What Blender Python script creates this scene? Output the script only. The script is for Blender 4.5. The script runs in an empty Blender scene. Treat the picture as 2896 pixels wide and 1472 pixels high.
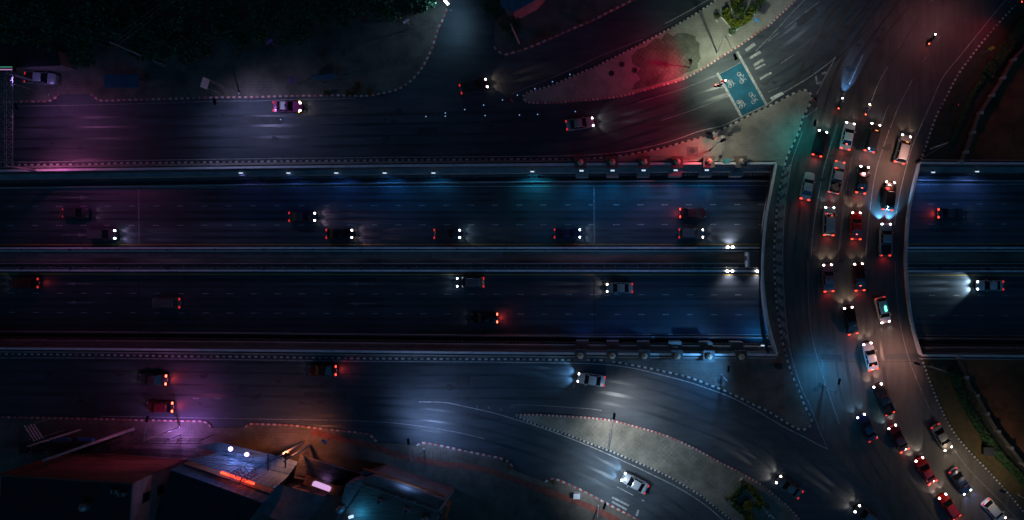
import bpy, bmesh, math, random
from mathutils import Vector, Matrix
random.seed(7)
R = math.radians
scene = bpy.context.scene
COL = scene.collection

# ------------------------------------------------------------------ camera, world, moon, exposure
S = 1 / 17.2            # metres of road per photograph pixel
H = 112.0               # height of the drone
NX, NY = 1750.0, 736.0  # the point straight below the drone
cam_data = bpy.data.cameras.new('camera')
cam = bpy.data.objects.new('camera', cam_data)
COL.objects.link(cam)
cam.location = (0, 0, H)
cam_data.sensor_width = 36
cam_data.lens = (H / S) / 2896 * 36
cam_data.shift_x = (1448 - NX) / 2896
cam_data.clip_end = 3000
scene.camera = cam

w = bpy.data.worlds.new('World'); scene.world = w; w.use_nodes = True
wn = w.node_tree
sky = wn.nodes.new('ShaderNodeTexSky'); sky.sky_type = 'NISHITA'; sky.sun_disc = False
sky.sun_elevation = R(-3); sky.sun_rotation = R(250)
bg = wn.nodes['Background']; bg.inputs['Strength'].default_value = 0.12
wn.links.new(sky.outputs[0], bg.inputs['Color'])
moon = bpy.data.lights.new('moon', 'SUN'); moon.energy = 0.22; moon.angle = R(60); moon.color = (0.02, 0.4, 1.0)
mo = bpy.data.objects.new('moon', moon); COL.objects.link(mo); mo.rotation_euler = (R(35), R(20), 0)
scene.view_settings.view_transform = 'Standard'
scene.view_settings.look = 'None'
scene.view_settings.exposure = 0.0
scene.view_settings.gamma = 1.0

# ------------------------------------------------------------------ helpers: points
def W(px, py, z=0.0):
    k = S * (H - z) / H
    return Vector(((px - NX) * k, (NY - py) * k, z))

def T(c, r, *pts):
    return [(724 * c + x / 3.5566, 368 * r + y / 3.5566) for x, y in pts]

def WL(pts, z=0.0):
    return [W(p[0], p[1], z).to_2d() for p in pts]

def catmull(pts, n=8):
    out = []
    P = [Vector(p) for p in pts]
    for i in range(len(P) - 1):
        p0 = P[i - 1] if i > 0 else P[i] * 2 - P[i + 1]
        p1, p2 = P[i], P[i + 1]
        p3 = P[i + 2] if i + 2 < len(P) else P[i + 1] * 2 - P[i]
        for k in range(n):
            t = k / n
            out.append(0.5 * ((2 * p1) + (p2 - p0) * t + (2 * p0 - 5 * p1 + 4 * p2 - p3) * t * t + (3 * p1 - p0 - 3 * p2 + p3) * t ** 3))
    out.append(P[-1])
    return out

def resample(pts, step):
    out = [Vector(pts[0])]; need = step
    for a, b in zip(pts, pts[1:]):
        a = Vector(a); b = Vector(b); d = (b - a).length
        if d < 1e-6: continue
        pos = 0.0
        while pos + need <= d:
            pos += need; out.append(a.lerp(b, pos / d)); need = step
        need -= d - pos
    if (out[-1] - Vector(pts[-1])).length > step * 0.1: out.append(Vector(pts[-1]))
    return out

def normals(P):
    N = []
    for i in range(len(P)):
        a = P[max(i - 1, 0)]; b = P[min(i + 1, len(P) - 1)]
        d = (b - a)
        d = d.normalized() if d.length > 1e-6 else Vector((1, 0))
        N.append(Vector((-d.y, d.x)))
    return N

def offset(P, o):
    return [p + n * o for p, n in zip(P, normals(P))]

# ------------------------------------------------------------------ helpers: mesh builder
class MB:
    def __init__(s): s.v, s.f, s.m = [], [], []
    def add(s, vs, fs, mi=0):
        b = len(s.v); s.v += [tuple(v) for v in vs]
        for f in fs: s.f.append([b + i for i in f]); s.m.append(mi)
    def box(s, c, size, rz=0.0, mi=0, taper=1.0):
        x, y, z = (q / 2 for q in size); ca, sa = math.cos(rz), math.sin(rz)
        vs = []
        for k, zz in ((1.0, -z), (taper, z)):
            for sx, sy in ((-1, -1), (1, -1), (1, 1), (-1, 1)):
                a, b = sx * x * k, sy * y * k
                vs.append((c[0] + a * ca - b * sa, c[1] + a * sa + b * ca, c[2] + zz))
        s.add(vs, [(3, 2, 1, 0), (4, 5, 6, 7), (0, 1, 5, 4), (1, 2, 6, 5), (2, 3, 7, 6), (3, 0, 4, 7)], mi)
    def prism(s, poly, z0, z1, mi=0, top=None):
        n = len(poly)
        vs = [(p[0], p[1], z0) for p in poly] + [(p[0], p[1], z1) for p in poly]
        s.add(vs, [tuple(range(n, 2 * n))], mi if top is None else top)
        b = len(s.v) - 2 * n
        for i in range(n):
            j = (i + 1) % n
            s.f.append([b + i, b + j, b + n + j, b + n + i]); s.m.append(mi)
    def tube(s, p, q, r0, r1=None, n=6, mi=0):
        r1 = r0 if r1 is None else r1
        p, q = Vector(p), Vector(q); d = (q - p)
        if d.length < 1e-6: return
        d.normalize(); u = d.orthogonal().normalized(); v = d.cross(u)
        vs = [p + (u * math.cos(2 * math.pi * i / n) + v * math.sin(2 * math.pi * i / n)) * r0 for i in range(n)]
        vs += [q + (u * math.cos(2 * math.pi * i / n) + v * math.sin(2 * math.pi * i / n)) * r1 for i in range(n)]
        fs = [(i, (i + 1) % n, n + (i + 1) % n, n + i) for i in range(n)]
        fs += [tuple(range(n - 1, -1, -1)), tuple(range(n, 2 * n))]
        s.add(vs, fs, mi)
    def pipe(s, pts, r, n=6, mi=0):
        for a, b in zip(pts, pts[1:]): s.tube(a, b, r, r, n, mi)
    def lathe(s, c, prof, n=12, mi=0):
        vs = []; fs = []
        for r, z in prof:
            for i in range(n):
                a = 2 * math.pi * i / n
                vs.append((c[0] + r * math.cos(a), c[1] + r * math.sin(a), c[2] + z))
        for k in range(len(prof) - 1):
            for i in range(n):
                j = (i + 1) % n
                fs.append((k * n + i, k * n + j, (k + 1) * n + j, (k + 1) * n + i))
        fs += [tuple(range(n - 1, -1, -1)), tuple(range((len(prof) - 1) * n, len(prof) * n))]
        s.add(vs, fs, mi)
    def strip(s, L, Rr, z, mi=0):
        vs = []
        for a, b in zip(L, Rr): vs += [(a[0], a[1], z), (b[0], b[1], z)]
        s.add(vs, [(2 * i + 1, 2 * i, 2 * i + 2, 2 * i + 3)[::-1] for i in range(len(L) - 1)], mi)
    def loft(s, rings, mi=0, cap=True):
        n = len(rings[0]); vs = [v for r in rings for v in r]; fs = []
        for k in range(len(rings) - 1):
            for i in range(n):
                j = (i + 1) % n
                fs.append((k * n + i, k * n + j, (k + 1) * n + j, (k + 1) * n + i))
        if cap: fs += [tuple(range(n - 1, -1, -1)), tuple(range((len(rings) - 1) * n, len(rings) * n))]
        s.add(vs, fs, mi)
    def wallpath(s, P, z0, z1, half, mi=0):
        P = [Vector(p) for p in P]; L = offset(P, half); Q = offset(P, -half)
        rings = [[(l[0], l[1], z0), (q[0], q[1], z0), (q[0], q[1], z1), (l[0], l[1], z1)] for l, q in zip(L, Q)]
        s.loft(rings, mi)
    def mesh(s, name, mats, smooth=False, origin=None):
        me = bpy.data.meshes.new(name)
        vs = s.v if origin is None else [(v[0] - origin[0], v[1] - origin[1], v[2] - origin[2]) for v in s.v]
        me.from_pydata(vs, [], s.f)
        for m in (mats if isinstance(mats, (list, tuple)) else [mats]): me.materials.append(m)
        me.polygons.foreach_set('material_index', s.m)
        bm = bmesh.new(); bm.from_mesh(me); bmesh.ops.recalc_face_normals(bm, faces=bm.faces); bm.to_mesh(me); bm.free()
        if smooth: me.polygons.foreach_set('use_smooth', [True] * len(me.polygons))
        me.update(); return me
    def build(s, name, mats, parent=None, smooth=False, origin=None):
        return link(name, s.mesh(name, mats, smooth, origin), parent, origin if parent is None else None)

def link(name, me, parent=None, loc=None, rz=0.0):
    o = bpy.data.objects.new(name, me); COL.objects.link(o)
    if parent is not None: o.parent = parent
    if loc is not None: o.location = loc
    o.rotation_euler.z = rz
    return o

def tag(o, label, cat, group=None):
    o['label'] = label; o['category'] = cat
    if group: o['group'] = group
    return o

def struct(o):
    o['kind'] = 'structure'; return o

def thing(name, label, cat, loc=(0, 0, 0), rz=0.0, group=None):
    o = bpy.data.objects.new(name, None); COL.objects.link(o); o.empty_display_size = 0.3
    o.location = loc; o.rotation_euler.z = rz
    return tag(o, label, cat, group)

def light(kind, loc, color, energy, parent=None, aim=None, cone=150, blend=0.7, size=0.15):
    l = bpy.data.lights.new('light', kind); l.color = color; l.energy = energy
    l.shadow_soft_size = size
    if kind == 'SPOT': l.spot_size = R(cone); l.spot_blend = blend
    o = bpy.data.objects.new('light', l); COL.objects.link(o)
    if parent is not None: o.parent = parent
    o.location = loc
    if aim is not None: o.rotation_euler = Vector(aim).to_track_quat('-Z', 'Y').to_euler()
    return o

# ------------------------------------------------------------------ materials
def mat(name, col, rough=0.6, metal=0.0, noise=0.0, scale=1.0, stretch=(1, 1, 1), col2=None, bump=0.0, coat=0.0, detail=8, wear=None):
    m = bpy.data.materials.new(name); m.use_nodes = True
    nt = m.node_tree; b = nt.nodes['Principled BSDF']
    b.inputs['Base Color'].default_value = (*col, 1); b.inputs['Roughness'].default_value = rough
    b.inputs['Metallic'].default_value = metal
    if coat: b.inputs['Coat Weight'].default_value = coat; b.inputs['Coat Roughness'].default_value = 0.05
    if noise or col2:
        tc = nt.nodes.new('ShaderNodeTexCoord'); mp = nt.nodes.new('ShaderNodeMapping')
        mp.inputs['Scale'].default_value = stretch
        nt.links.new(tc.outputs['Object'], mp.inputs['Vector'])
        n = nt.nodes.new('ShaderNodeTexNoise'); n.inputs['Scale'].default_value = scale; n.inputs['Detail'].default_value = detail
        n.inputs['Roughness'].default_value = 0.65
        nt.links.new(mp.outputs[0], n.inputs['Vector'])
        cr = nt.nodes.new('ShaderNodeValToRGB')
        c2 = col2 or tuple(c * (1 - noise) for c in col)
        c1 = col if col2 else tuple(c * (1 + noise) for c in col)
        cr.color_ramp.elements[0].position = 0.33; cr.color_ramp.elements[0].color = (*c2, 1)
        cr.color_ramp.elements[1].position = 0.67; cr.color_ramp.elements[1].color = (*c1, 1)
        nt.links.new(n.outputs['Fac'], cr.inputs[0])
        src = cr.outputs[0]
        if wear:
            n2 = nt.nodes.new('ShaderNodeTexNoise'); n2.inputs['Scale'].default_value = wear; n2.inputs['Detail'].default_value = 4
            nt.links.new(tc.outputs['Object'], n2.inputs['Vector'])
            r2 = nt.nodes.new('ShaderNodeValToRGB')
            r2.color_ramp.elements[0].position = 0.35; r2.color_ramp.elements[0].color = (0.6, 0.6, 0.6, 1)
            r2.color_ramp.elements[1].position = 0.65; r2.color_ramp.elements[1].color = (1.15, 1.15, 1.15, 1)
            nt.links.new(n2.outputs['Fac'], r2.inputs[0])
            mx = nt.nodes.new('ShaderNodeMix'); mx.data_type = 'RGBA'; mx.blend_type = 'MULTIPLY'; mx.inputs[0].default_value = 1
            nt.links.new(src, mx.inputs[6]); nt.links.new(r2.outputs[0], mx.inputs[7]); src = mx.outputs[2]
        nt.links.new(src, b.inputs['Base Color'])
        if bump:
            bp = nt.nodes.new('ShaderNodeBump'); bp.inputs['Strength'].default_value = bump; bp.inputs['Distance'].default_value = 0.03
            nt.links.new(n.outputs['Fac'], bp.inputs['Height']); nt.links.new(bp.outputs[0], b.inputs['Normal'])
    return m

def paver(name, c1, c2, mortar, size, rot=0.0, stain=0.5, joint=(0.15, 0.8)):
    m = bpy.data.materials.new(name); m.use_nodes = True; nt = m.node_tree; b = nt.nodes['Principled BSDF']
    b.inputs['Roughness'].default_value = 0.85
    tc = nt.nodes.new('ShaderNodeTexCoord'); mp = nt.nodes.new('ShaderNodeMapping'); mp.inputs['Rotation'].default_value = (0, 0, rot)
    nt.links.new(tc.outputs['Object'], mp.inputs['Vector'])
    br = nt.nodes.new('ShaderNodeTexBrick'); br.offset = 0.0; br.inputs['Scale'].default_value = 1.0
    br.inputs['Brick Width'].default_value = size; br.inputs['Row Height'].default_value = size
    br.inputs['Mortar Size'].default_value = 0.035; br.inputs['Mortar Smooth'].default_value = 0.3
    br.inputs['Color1'].default_value = (*c1, 1); br.inputs['Color2'].default_value = (*c2, 1); br.inputs['Mortar'].default_value = (*mortar, 1)
    nt.links.new(mp.outputs[0], br.inputs['Vector'])
    n = nt.nodes.new('ShaderNodeTexNoise'); n.inputs['Scale'].default_value = 0.22; n.inputs['Detail'].default_value = 9; n.inputs['Roughness'].default_value = 0.7
    nt.links.new(tc.outputs['Object'], n.inputs['Vector'])
    cr = nt.nodes.new('ShaderNodeValToRGB')
    cr.color_ramp.elements[0].position = 0.36; cr.color_ramp.elements[0].color = (1 - stain, 1 - stain * 0.95, 1 - stain, 1)
    cr.color_ramp.elements[1].position = 0.62; cr.color_ramp.elements[1].color = (1.1, 1.1, 1.1, 1)
    nt.links.new(n.outputs['Fac'], cr.inputs[0])
    n3 = nt.nodes.new('ShaderNodeTexNoise'); n3.inputs['Scale'].default_value = 0.33; n3.inputs['Detail'].default_value = 6
    nt.links.new(tc.outputs['Object'], n3.inputs['Vector'])
    r3 = nt.nodes.new('ShaderNodeValToRGB'); r3.color_ramp.elements[0].position = 0.42; r3.color_ramp.elements[1].position = 0.66
    r3.color_ramp.elements[0].color = (joint[0],) * 3 + (1,); r3.color_ramp.elements[1].color = (joint[1],) * 3 + (1,)
    nt.links.new(n3.outputs['Fac'], r3.inputs[0])
    m3 = nt.nodes.new('ShaderNodeMix'); m3.data_type = 'RGBA'; m3.inputs[6].default_value = (*c1, 1)
    nt.links.new(r3.outputs[0], m3.inputs[0]); nt.links.new(br.outputs['Color'], m3.inputs[7])
    mx = nt.nodes.new('ShaderNodeMix'); mx.data_type = 'RGBA'; mx.blend_type = 'MULTIPLY'; mx.inputs[0].default_value = 1
    nt.links.new(m3.outputs[2], mx.inputs[6]); nt.links.new(cr.outputs[0], mx.inputs[7])
    nt.links.new(mx.outputs[2], b.inputs['Base Color'])
    return m

def emit(name, col, strength):
    m = bpy.data.materials.new(name); m.use_nodes = True; nt = m.node_tree; b = nt.nodes['Principled BSDF']
    b.inputs['Base Color'].default_value = (*[min(1, c * 0.6) for c in col], 1)
    b.inputs['Emission Color'].default_value = (*col, 1); b.inputs['Emission Strength'].default_value = strength
    return m

M = {}
M['asphalt'] = mat('asphalt', (0.058, 0.07, 0.082), 0.62, noise=0.28, scale=0.35, stretch=(0.35, 2.2, 1), bump=0.15, wear=0.07)
M['asphalt_bridge'] = mat('bridge_asphalt', (0.085, 0.078, 0.072), 0.6, noise=0.26, scale=0.5, stretch=(2.2, 0.22, 1), bump=0.15, wear=0.1)
M['asphalt_low'] = mat('underpass_asphalt', (0.06, 0.078, 0.092), 0.55, noise=0.24, scale=0.5, stretch=(0.06, 2.0, 1), bump=0.1, wear=0.09)
M['paint'] = mat('road_paint', (0.62, 0.62, 0.6), 0.6, noise=0.35, scale=1.6)
M['paint_worn'] = mat('worn_road_paint', (0.32, 0.32, 0.31), 0.7, noise=0.55, scale=2.2)
M['paint_faint'] = mat('faded_road_paint', (0.2, 0.2, 0.2), 0.7, noise=0.5, scale=2.0)
M['yellow'] = mat('yellow_paint', (0.6, 0.36, 0.05), 0.6, noise=0.3, scale=1.0)
M['green_lane'] = mat('green_surface', (0.002, 0.078, 0.13), 0.85, noise=0.3, scale=0.6, stretch=(1, 1, 1))
M['white_kerb'] = mat('white_kerb', (0.5, 0.49, 0.46), 0.6, noise=0.18, scale=1.5)
M['dirty_kerb'] = mat('dirty_white_kerb', (0.27, 0.26, 0.24), 0.75, noise=0.4, scale=2.0)
M['black_kerb'] = mat('black_kerb', (0.03, 0.03, 0.032), 0.6, noise=0.3, scale=1.5)
M['red_kerb'] = mat('red_kerb', (0.34, 0.045, 0.04), 0.65, noise=0.3, scale=1.5)
M['concrete'] = mat('concrete', (0.32, 0.31, 0.3), 0.8, noise=0.3, scale=0.8, stretch=(0.4, 1, 1))
M['concrete_dark'] = mat('dark_concrete', (0.13, 0.12, 0.115), 0.85, noise=0.35, scale=0.9, stretch=(0.5, 1, 1))
M['white_wall'] = mat('white_painted_concrete', (0.7, 0.69, 0.68), 0.6, noise=0.18, scale=0.7)
M['pave'] = paver('grey_pavers', (0.32, 0.3, 0.25), (0.275, 0.26, 0.22), (0.19, 0.18, 0.15), 0.5, 0.0, 0.35, (0.1, 0.6))
M['pave_moss'] = paver('mossy_pavers', (0.15, 0.15, 0.115), (0.2, 0.195, 0.15), (0.05, 0.055, 0.035), 0.62, R(36), 0.6, (0.35, 1.0))
M['pave_diag'] = paver('diagonal_pavers', (0.28, 0.255, 0.205), (0.235, 0.215, 0.175), (0.09, 0.09, 0.07), 0.62, R(42), 0.5, (0.0, 0.9))
M['pave_brown'] = paver('brown_pavers', (0.19, 0.15, 0.12), (0.16, 0.13, 0.11), (0.07, 0.06, 0.05), 0.45, 0.0, 0.55)
M['pave_side'] = paver('verge_pavers', (0.14, 0.125, 0.11), (0.12, 0.11, 0.095), (0.06, 0.055, 0.05), 0.5, 0.0, 0.5)
M['red_path'] = mat('red_tactile_paving', (0.26, 0.07, 0.05), 0.8, noise=0.3, scale=1.0)
M['median_dirt'] = mat('median_dirt', (0.2, 0.15, 0.12), 0.95, noise=0.55, scale=0.25, stretch=(0.3, 2, 1), wear=0.1)
M['soil'] = mat('brown_soil', (0.2, 0.075, 0.03), 0.95, noise=0.5, scale=0.25, wear=0.08)
M['verge'] = mat('dark_verge', (0.055, 0.048, 0.035), 0.95, noise=0.5, scale=0.6, col2=(0.02, 0.035, 0.015))
M['grass'] = mat('brown_grass', (0.12, 0.085, 0.035), 0.95, col2=(0.06, 0.05, 0.022), scale=1.2)
M['leaf_dark'] = mat('dark_leaves', (0.03, 0.12, 0.05), 0.7, col2=(0.012, 0.05, 0.022), scale=0.6)
M['leaf_tip'] = mat('pale_leaves', (0.08, 0.2, 0.08), 0.6, col2=(0.04, 0.12, 0.05), scale=0.5)
M['leaf_green'] = mat('green_leaves', (0.07, 0.13, 0.02), 0.6, col2=(0.035, 0.07, 0.014), scale=1.5)
M['leaf_yellow'] = mat('yellow_green_leaves', (0.26, 0.27, 0.01), 0.6, col2=(0.13, 0.15, 0.008), scale=1.8)
M['leaf_dry'] = mat('dry_leaves', (0.2, 0.11, 0.03), 0.7, col2=(0.09, 0.05, 0.015), scale=1.8)
M['bark'] = mat('bark', (0.06, 0.042, 0.03), 0.9, noise=0.4, scale=4)
M['steel'] = mat('galvanised_steel', (0.4, 0.4, 0.41), 0.45, 0.6, noise=0.15, scale=2)
M['steel_dark'] = mat('dark_steel', (0.05, 0.05, 0.055), 0.5, 0.4, noise=0.2, scale=2)
M['black'] = mat('black_plastic', (0.012, 0.012, 0.014), 0.5)
M['rubber'] = mat('rubber', (0.015, 0.015, 0.015), 0.8)
M['glass'] = mat('tinted_glass', (0.01, 0.012, 0.016), 0.06, coat=1.0)
M['blue_roof'] = mat('blue_sheet_roof', (0.03, 0.12, 0.2), 0.5, noise=0.25, scale=0.5, stretch=(6, 0.4, 1))
M['metal_roof'] = mat('sheet_metal_roof', (0.12, 0.19, 0.27), 0.4, 0.1, noise=0.3, scale=0.6, stretch=(5, 0.5, 1))
M['dark_roof'] = mat('dark_roof', (0.02, 0.02, 0.025), 0.8, noise=0.4, scale=0.5)
M['brown_wall'] = mat('brown_facade', (0.22, 0.09, 0.05), 0.8, noise=0.3, scale=0.4, stretch=(0.5, 2, 2))
M['pink_wall'] = mat('pinkish_plaster', (0.3, 0.2, 0.19), 0.8, noise=0.25, scale=0.6)
M['tarp'] = mat('grey_tarpaulin', (0.2, 0.17, 0.19), 0.6, noise=0.35, scale=0.5)
M['wood'] = mat('weathered_boards', (0.2, 0.16, 0.13), 0.8, noise=0.3, scale=0.8, stretch=(0.6, 4, 1))
M['orange_wall'] = mat('orange_painted_board', (0.4, 0.1, 0.03), 0.7, noise=0.3, scale=1)
M['skin'] = mat('skin', (0.35, 0.2, 0.14), 0.6)
M['jeans'] = mat('dark_trousers', (0.03, 0.035, 0.06), 0.9)
M['shirt_purple'] = mat('purple_jacket', (0.16, 0.08, 0.25), 0.9, noise=0.2, scale=6)
M['shirt_white'] = mat('white_shirt', (0.6, 0.6, 0.62), 0.9, noise=0.1, scale=6)
M['shirt_dark'] = mat('dark_jacket', (0.04, 0.04, 0.05), 0.9, noise=0.2, scale=6)
M['green_sign'] = mat('green_sign_face', (0.01, 0.12, 0.08), 0.4, noise=0.1, scale=2)
M['blue_sign'] = mat('blue_sign_face', (0.05, 0.25, 0.5), 0.4, noise=0.1, scale=2)
M['purple_sign'] = mat('violet_sign_face', (0.25, 0.12, 0.5), 0.4, noise=0.1, scale=2)
M['white_sign'] = mat('white_sign_face', (0.75, 0.75, 0.75), 0.4, noise=0.05, scale=2)
M['yellow_sign'] = mat('yellow_sign_face', (0.7, 0.4, 0.03), 0.4, noise=0.05, scale=2)
M['teal_box'] = mat('teal_plastic', (0.03, 0.3, 0.33), 0.5, noise=0.1, scale=2)
M['gold'] = mat('gilded_finial', (0.5, 0.4, 0.27), 0.5, 0.1, noise=0.2, scale=3)
def E(name, col, s):
    if name not in M: M[name] = emit(name, col, s)
    return M[name]
E('headlamp', (1.0, 0.95, 0.9), 14); E('headlamp_blue', (0.7, 0.88, 1.0), 16); E('headlamp_warm', (1.0, 0.82, 0.68), 14)
E('tail', (1.0, 0.06, 0.03), 3.2); E('tail_dim', (0.75, 0.03, 0.03), 0.9); E('brake', (1.0, 0.1, 0.05), 9)
E('indicator', (1.0, 0.5, 0.05), 4); E('green_lamp', (0.1, 1.0, 0.55), 6)
E('lamp_white', (0.95, 0.97, 1.0), 9); E('lamp_blue', (0.6, 0.78, 1.0), 1.0); E('lamp_pink', (1.0, 0.66, 0.85), 1.3)
E('sig_red', (1.0, 0.06, 0.03), 10); E('sig_red_dim', (1.0, 0.05, 0.04), 2.0); E('stud', (0.3, 0.55, 1.0), 0.9)
E('neon', (1.0, 0.06, 0.02), 2.4); E('neon_hot', (1.0, 0.25, 0.08), 2.2); E('shop_sign', (0.9, 0.5, 0.95), 0.75); E('amber_dim', (1.0, 0.35, 0.1), 0.35)
E('led_green', (0.15, 0.8, 0.5), 0.35); E('led_pink', (0.9, 0.4, 0.85), 0.45); E('dash_glow', (1.0, 0.35, 0.08), 1.8)

# ------------------------------------------------------------------ outlines taken off the photograph
FAR = 420.0
N_par = [(-60, 487), (250, 483), (700, 477), (1100, 472), (1448, 469), (1800, 466.5), (2196, 465)]
N_par_e = [(2602, 464), (2700, 465), (2960, 466)]
S_par = [(-60, 983), (250, 985), (700, 989), (1100, 993), (1448, 996.5), (1800, 999.5), (2198.7, 1002)]
S_par_e = [(2606, 1003), (2700, 1004), (2960, 1006)]
deck_w = [(2196, 465), (2186, 520), (2176, 570), (2167, 621), (2160, 705), (2158, 770), (2162, 830), (2172, 905), (2183, 950), (2198.7, 1002)]
deck_e = T(3, 1, (1530, 340), (1480, 560), (1430, 800), (1405, 1100), (1397, 1309)) + T(3, 2, (1404, 150), (1418, 350), (1452, 600), (1500, 800), (1545, 950))
zp = 1.0
Np, Npe = WL(N_par, zp), WL(N_par_e, zp)
Sp, Spe = WL(S_par, zp), WL(S_par_e, zp)
Dw, De = catmull(WL(deck_w, zp), 4), catmull(WL(deck_e, zp), 4)
def ext(P, x): return Vector((x, P[0].y if x < 0 else P[-1].y))
nl, nr, sl, sr = ext(Np, -FAR), ext(Npe, FAR), ext(Sp, -FAR), ext(Spe, FAR)
north_edge = [nl] + Np + [De[0]] + Npe[1:] + [nr]
south_edge = [sl] + Sp + [De[-1]] + Spe[1:] + [sr]

# ------------------------------------------------------------------ roads and ground (structure)
mb = MB()
mb.prism(north_edge + [Vector((FAR, FAR)), Vector((-FAR, FAR))], -0.6, 0.0)
struct(mb.build('north_road', M['asphalt']))
mb = MB()
mb.prism(south_edge[::-1] + [Vector((-FAR, -FAR)), Vector((FAR, -FAR))], -0.6, 0.0)
struct(mb.build('south_road', M['asphalt']))
ZU = -5.5
mb = MB()
mb.prism([Vector((-FAR, 20)), Vector((-FAR, -20)), Vector((FAR, -20)), Vector((FAR, 20))], ZU - 0.4, ZU)
struct(mb.build('underpass_road', M['asphalt_low']))
mb = MB()
mb.prism([Vector((-900, -900)), Vector((900, -900)), Vector((900, 900)), Vector((-900, 900))], ZU - 1.2, ZU - 0.8)
struct(mb.build('ground', M['soil']))

# ------------------------------------------------------------------ kerb lines
def kerb(pts, c1, c2, period, smooth=True, half=0.14, h=0.16, z=0.0):
    P = WL(pts, z)
    P = resample(catmull(P, 8) if smooth else P, period / 2)
    L, Q = offset(P, half), offset(P, -half)
    m = MB()
    for i in range(len(P) - 1):
        a, b, c, d = L[i], Q[i], Q[i + 1], L[i + 1]
        m.add([(a.x, a.y, z), (b.x, b.y, z), (c.x, c.y, z), (d.x, d.y, z), (a.x, a.y, z + h), (b.x, b.y, z + h), (c.x, c.y, z + h), (d.x, d.y, z + h)],
              [(4, 5, 6, 7), (1, 2, 6, 5), (3, 0, 4, 7)], 1 if i % 2 else (2 if random.random() < 0.28 else 0))
    struct(m.build('kerb', [M[c1], M[c2], M['dirty_kerb']]))
    return P

k1a = T(0, 0, (-200, 1030), (100, 1028), (300, 1025), (490, 1022), (560, 990), (600, 955))
k1b = T(0, 0, (915, 950), (965, 985), (1030, 1015), (1400, 1005), (1800, 995), (2130, 985), (2575, 980)) + T(1, 0, (300, 970), (600, 965), (850, 962), (1100, 968), (1250, 945), (1390, 915), (1520, 850), (1640, 730), (1720, 600), (1770, 495), (1800, 400), (1840, 280), (1890, 180), (1930, 60), (1960, -150))
k2 = T(1, 0, (2395, 475), (2435, 520), (2500, 550)) + T(2, 0, (0, 535), (200, 470), (500, 340), (800, 210), (1000, 110), (1220, 0), (1500, -140))
k3s = T(2, 0, (130, 1015), (170, 1033), (250, 1037), (450, 1035), (700, 1015), (900, 997), (1100, 970), (1300, 920), (1500, 865), (1700, 810), (1840, 740), (1960, 670), (2080, 590), (2200, 515), (2350, 420), (2480, 325), (2575, 265)) + T(3, 0, (80, 190), (150, 125), (210, 70), (280, 0), (420, -150))
k3n = T(2, 0, (130, 1015), (110, 975), (150, 935), (250, 905), (400, 862), (600, 775), (800, 690), (1000, 595), (1250, 470), (1450, 365), (1600, 285), (1800, 170), (1950, 75), (2060, 0), (2260, -150))
k4 = T(0, 1, (-200, 358), (60, 355), (500, 350), (900, 347), (1300, 335), (1800, 330)) + T(1, 1, (0, 320), (800, 312), (1500, 305)) + T(2, 1, (0, 297), (500, 295), (800, 288), (1000, 272), (1200, 245), (1500, 185), (1700, 130), (1900, 75), (2080, 10)) + T(2, 0, (2120, 1300), (2300, 1210), (2450, 1130)) + T(3, 0, (0, 1075), (100, 1025), (200, 970), (310, 920), (370, 908), (420, 935), (440, 985), (420, 1050), (380, 1130), (340, 1210)) + T(3, 1, (305, 30), (200, 250), (160, 375))
k4b = T(3, 1, (160, 375), (130, 520), (98, 700), (78, 900), (63, 1150)) + T(3, 2, (62, 20), (72, 300), (100, 560), (140, 800), (185, 985))
k5 = T(0, 2, (-200, 945), (0, 945), (700, 950), (1300, 958), (1800, 968), (2575, 972)) + T(1, 2, (700, 985), (1500, 992), (2300, 997)) + T(2, 2, (0, 997), (500, 1003), (900, 1007), (1050, 1025), (1300, 1072), (1600, 1135), (1800, 1185), (2000, 1260)) + T(2, 3, (2130, 0), (2300, 80), (2450, 155)) + T(3, 3, (0, 212), (150, 305), (260, 370), (330, 395), (400, 380), (440, 320), (420, 255), (380, 180), (340, 90), (310, 0)) + T(3, 2, (240, 1150), (185, 985))
k6n = T(2, 3, (40, 250), (200, 245), (500, 260), (800, 280), (1000, 305), (1200, 355), (1500, 440), (1700, 520), (1900, 620), (2100, 730), (2280, 820), (2400, 890), (2540, 975)) + T(3, 3, (80, 1070), (170, 1140), (330, 1309), (430, 1420))
k6s = T(2, 3, (40, 250), (200, 330), (500, 425), (800, 540), (1000, 615), (1200, 700), (1400, 785), (1600, 880), (1750, 970), (1900, 1060), (2000, 1140), (2100, 1220), (2210, 1309), (2330, 1420))
k7 = T(0, 3, (-150, 268), (270, 275), (1000, 290), (1400, 300), (1900, 310), (2050, 315), (2110, 350), (2125, 380))
k7b = T(0, 3, (2470, 370), (2520, 338)) + T(1, 3, (0, 338), (350, 352), (600, 380), (900, 412), (1120, 440), (1180, 480), (1215, 520))
k8 = T(1, 3, (1620, 555), (1690, 528), (1900, 565), (2100, 610), (2300, 650), (2480, 690), (2560, 740), (2580, 800))
k9 = T(2, 3, (335, 920), (400, 890), (500, 915), (700, 1005), (900, 1110), (1100, 1215), (1230, 1285), (1400, 1390))
k10n = T(3, 0, (2760, -200), (2540, 0), (2350, 200), (2200, 370), (2050, 560), (1900, 770), (1780, 1000), (1700, 1150), (1640, 1309)) + T(3, 1, (1580, 180), (1515, 345))
k10b = T(3, 1, (1500, 380), (1462, 560), (1415, 800), (1385, 1060), (1376, 1309)) + T(3, 2, (1383, 150), (1398, 350), (1430, 600), (1480, 800), (1530, 950))
k10s = T(3, 2, (1540, 985), (1600, 1150), (1660, 1309)) + T(3, 3, (1720, 150), (1850, 400), (2000, 590), (2200, 800), (2400, 1020), (2575, 1230), (2720, 1400))

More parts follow.
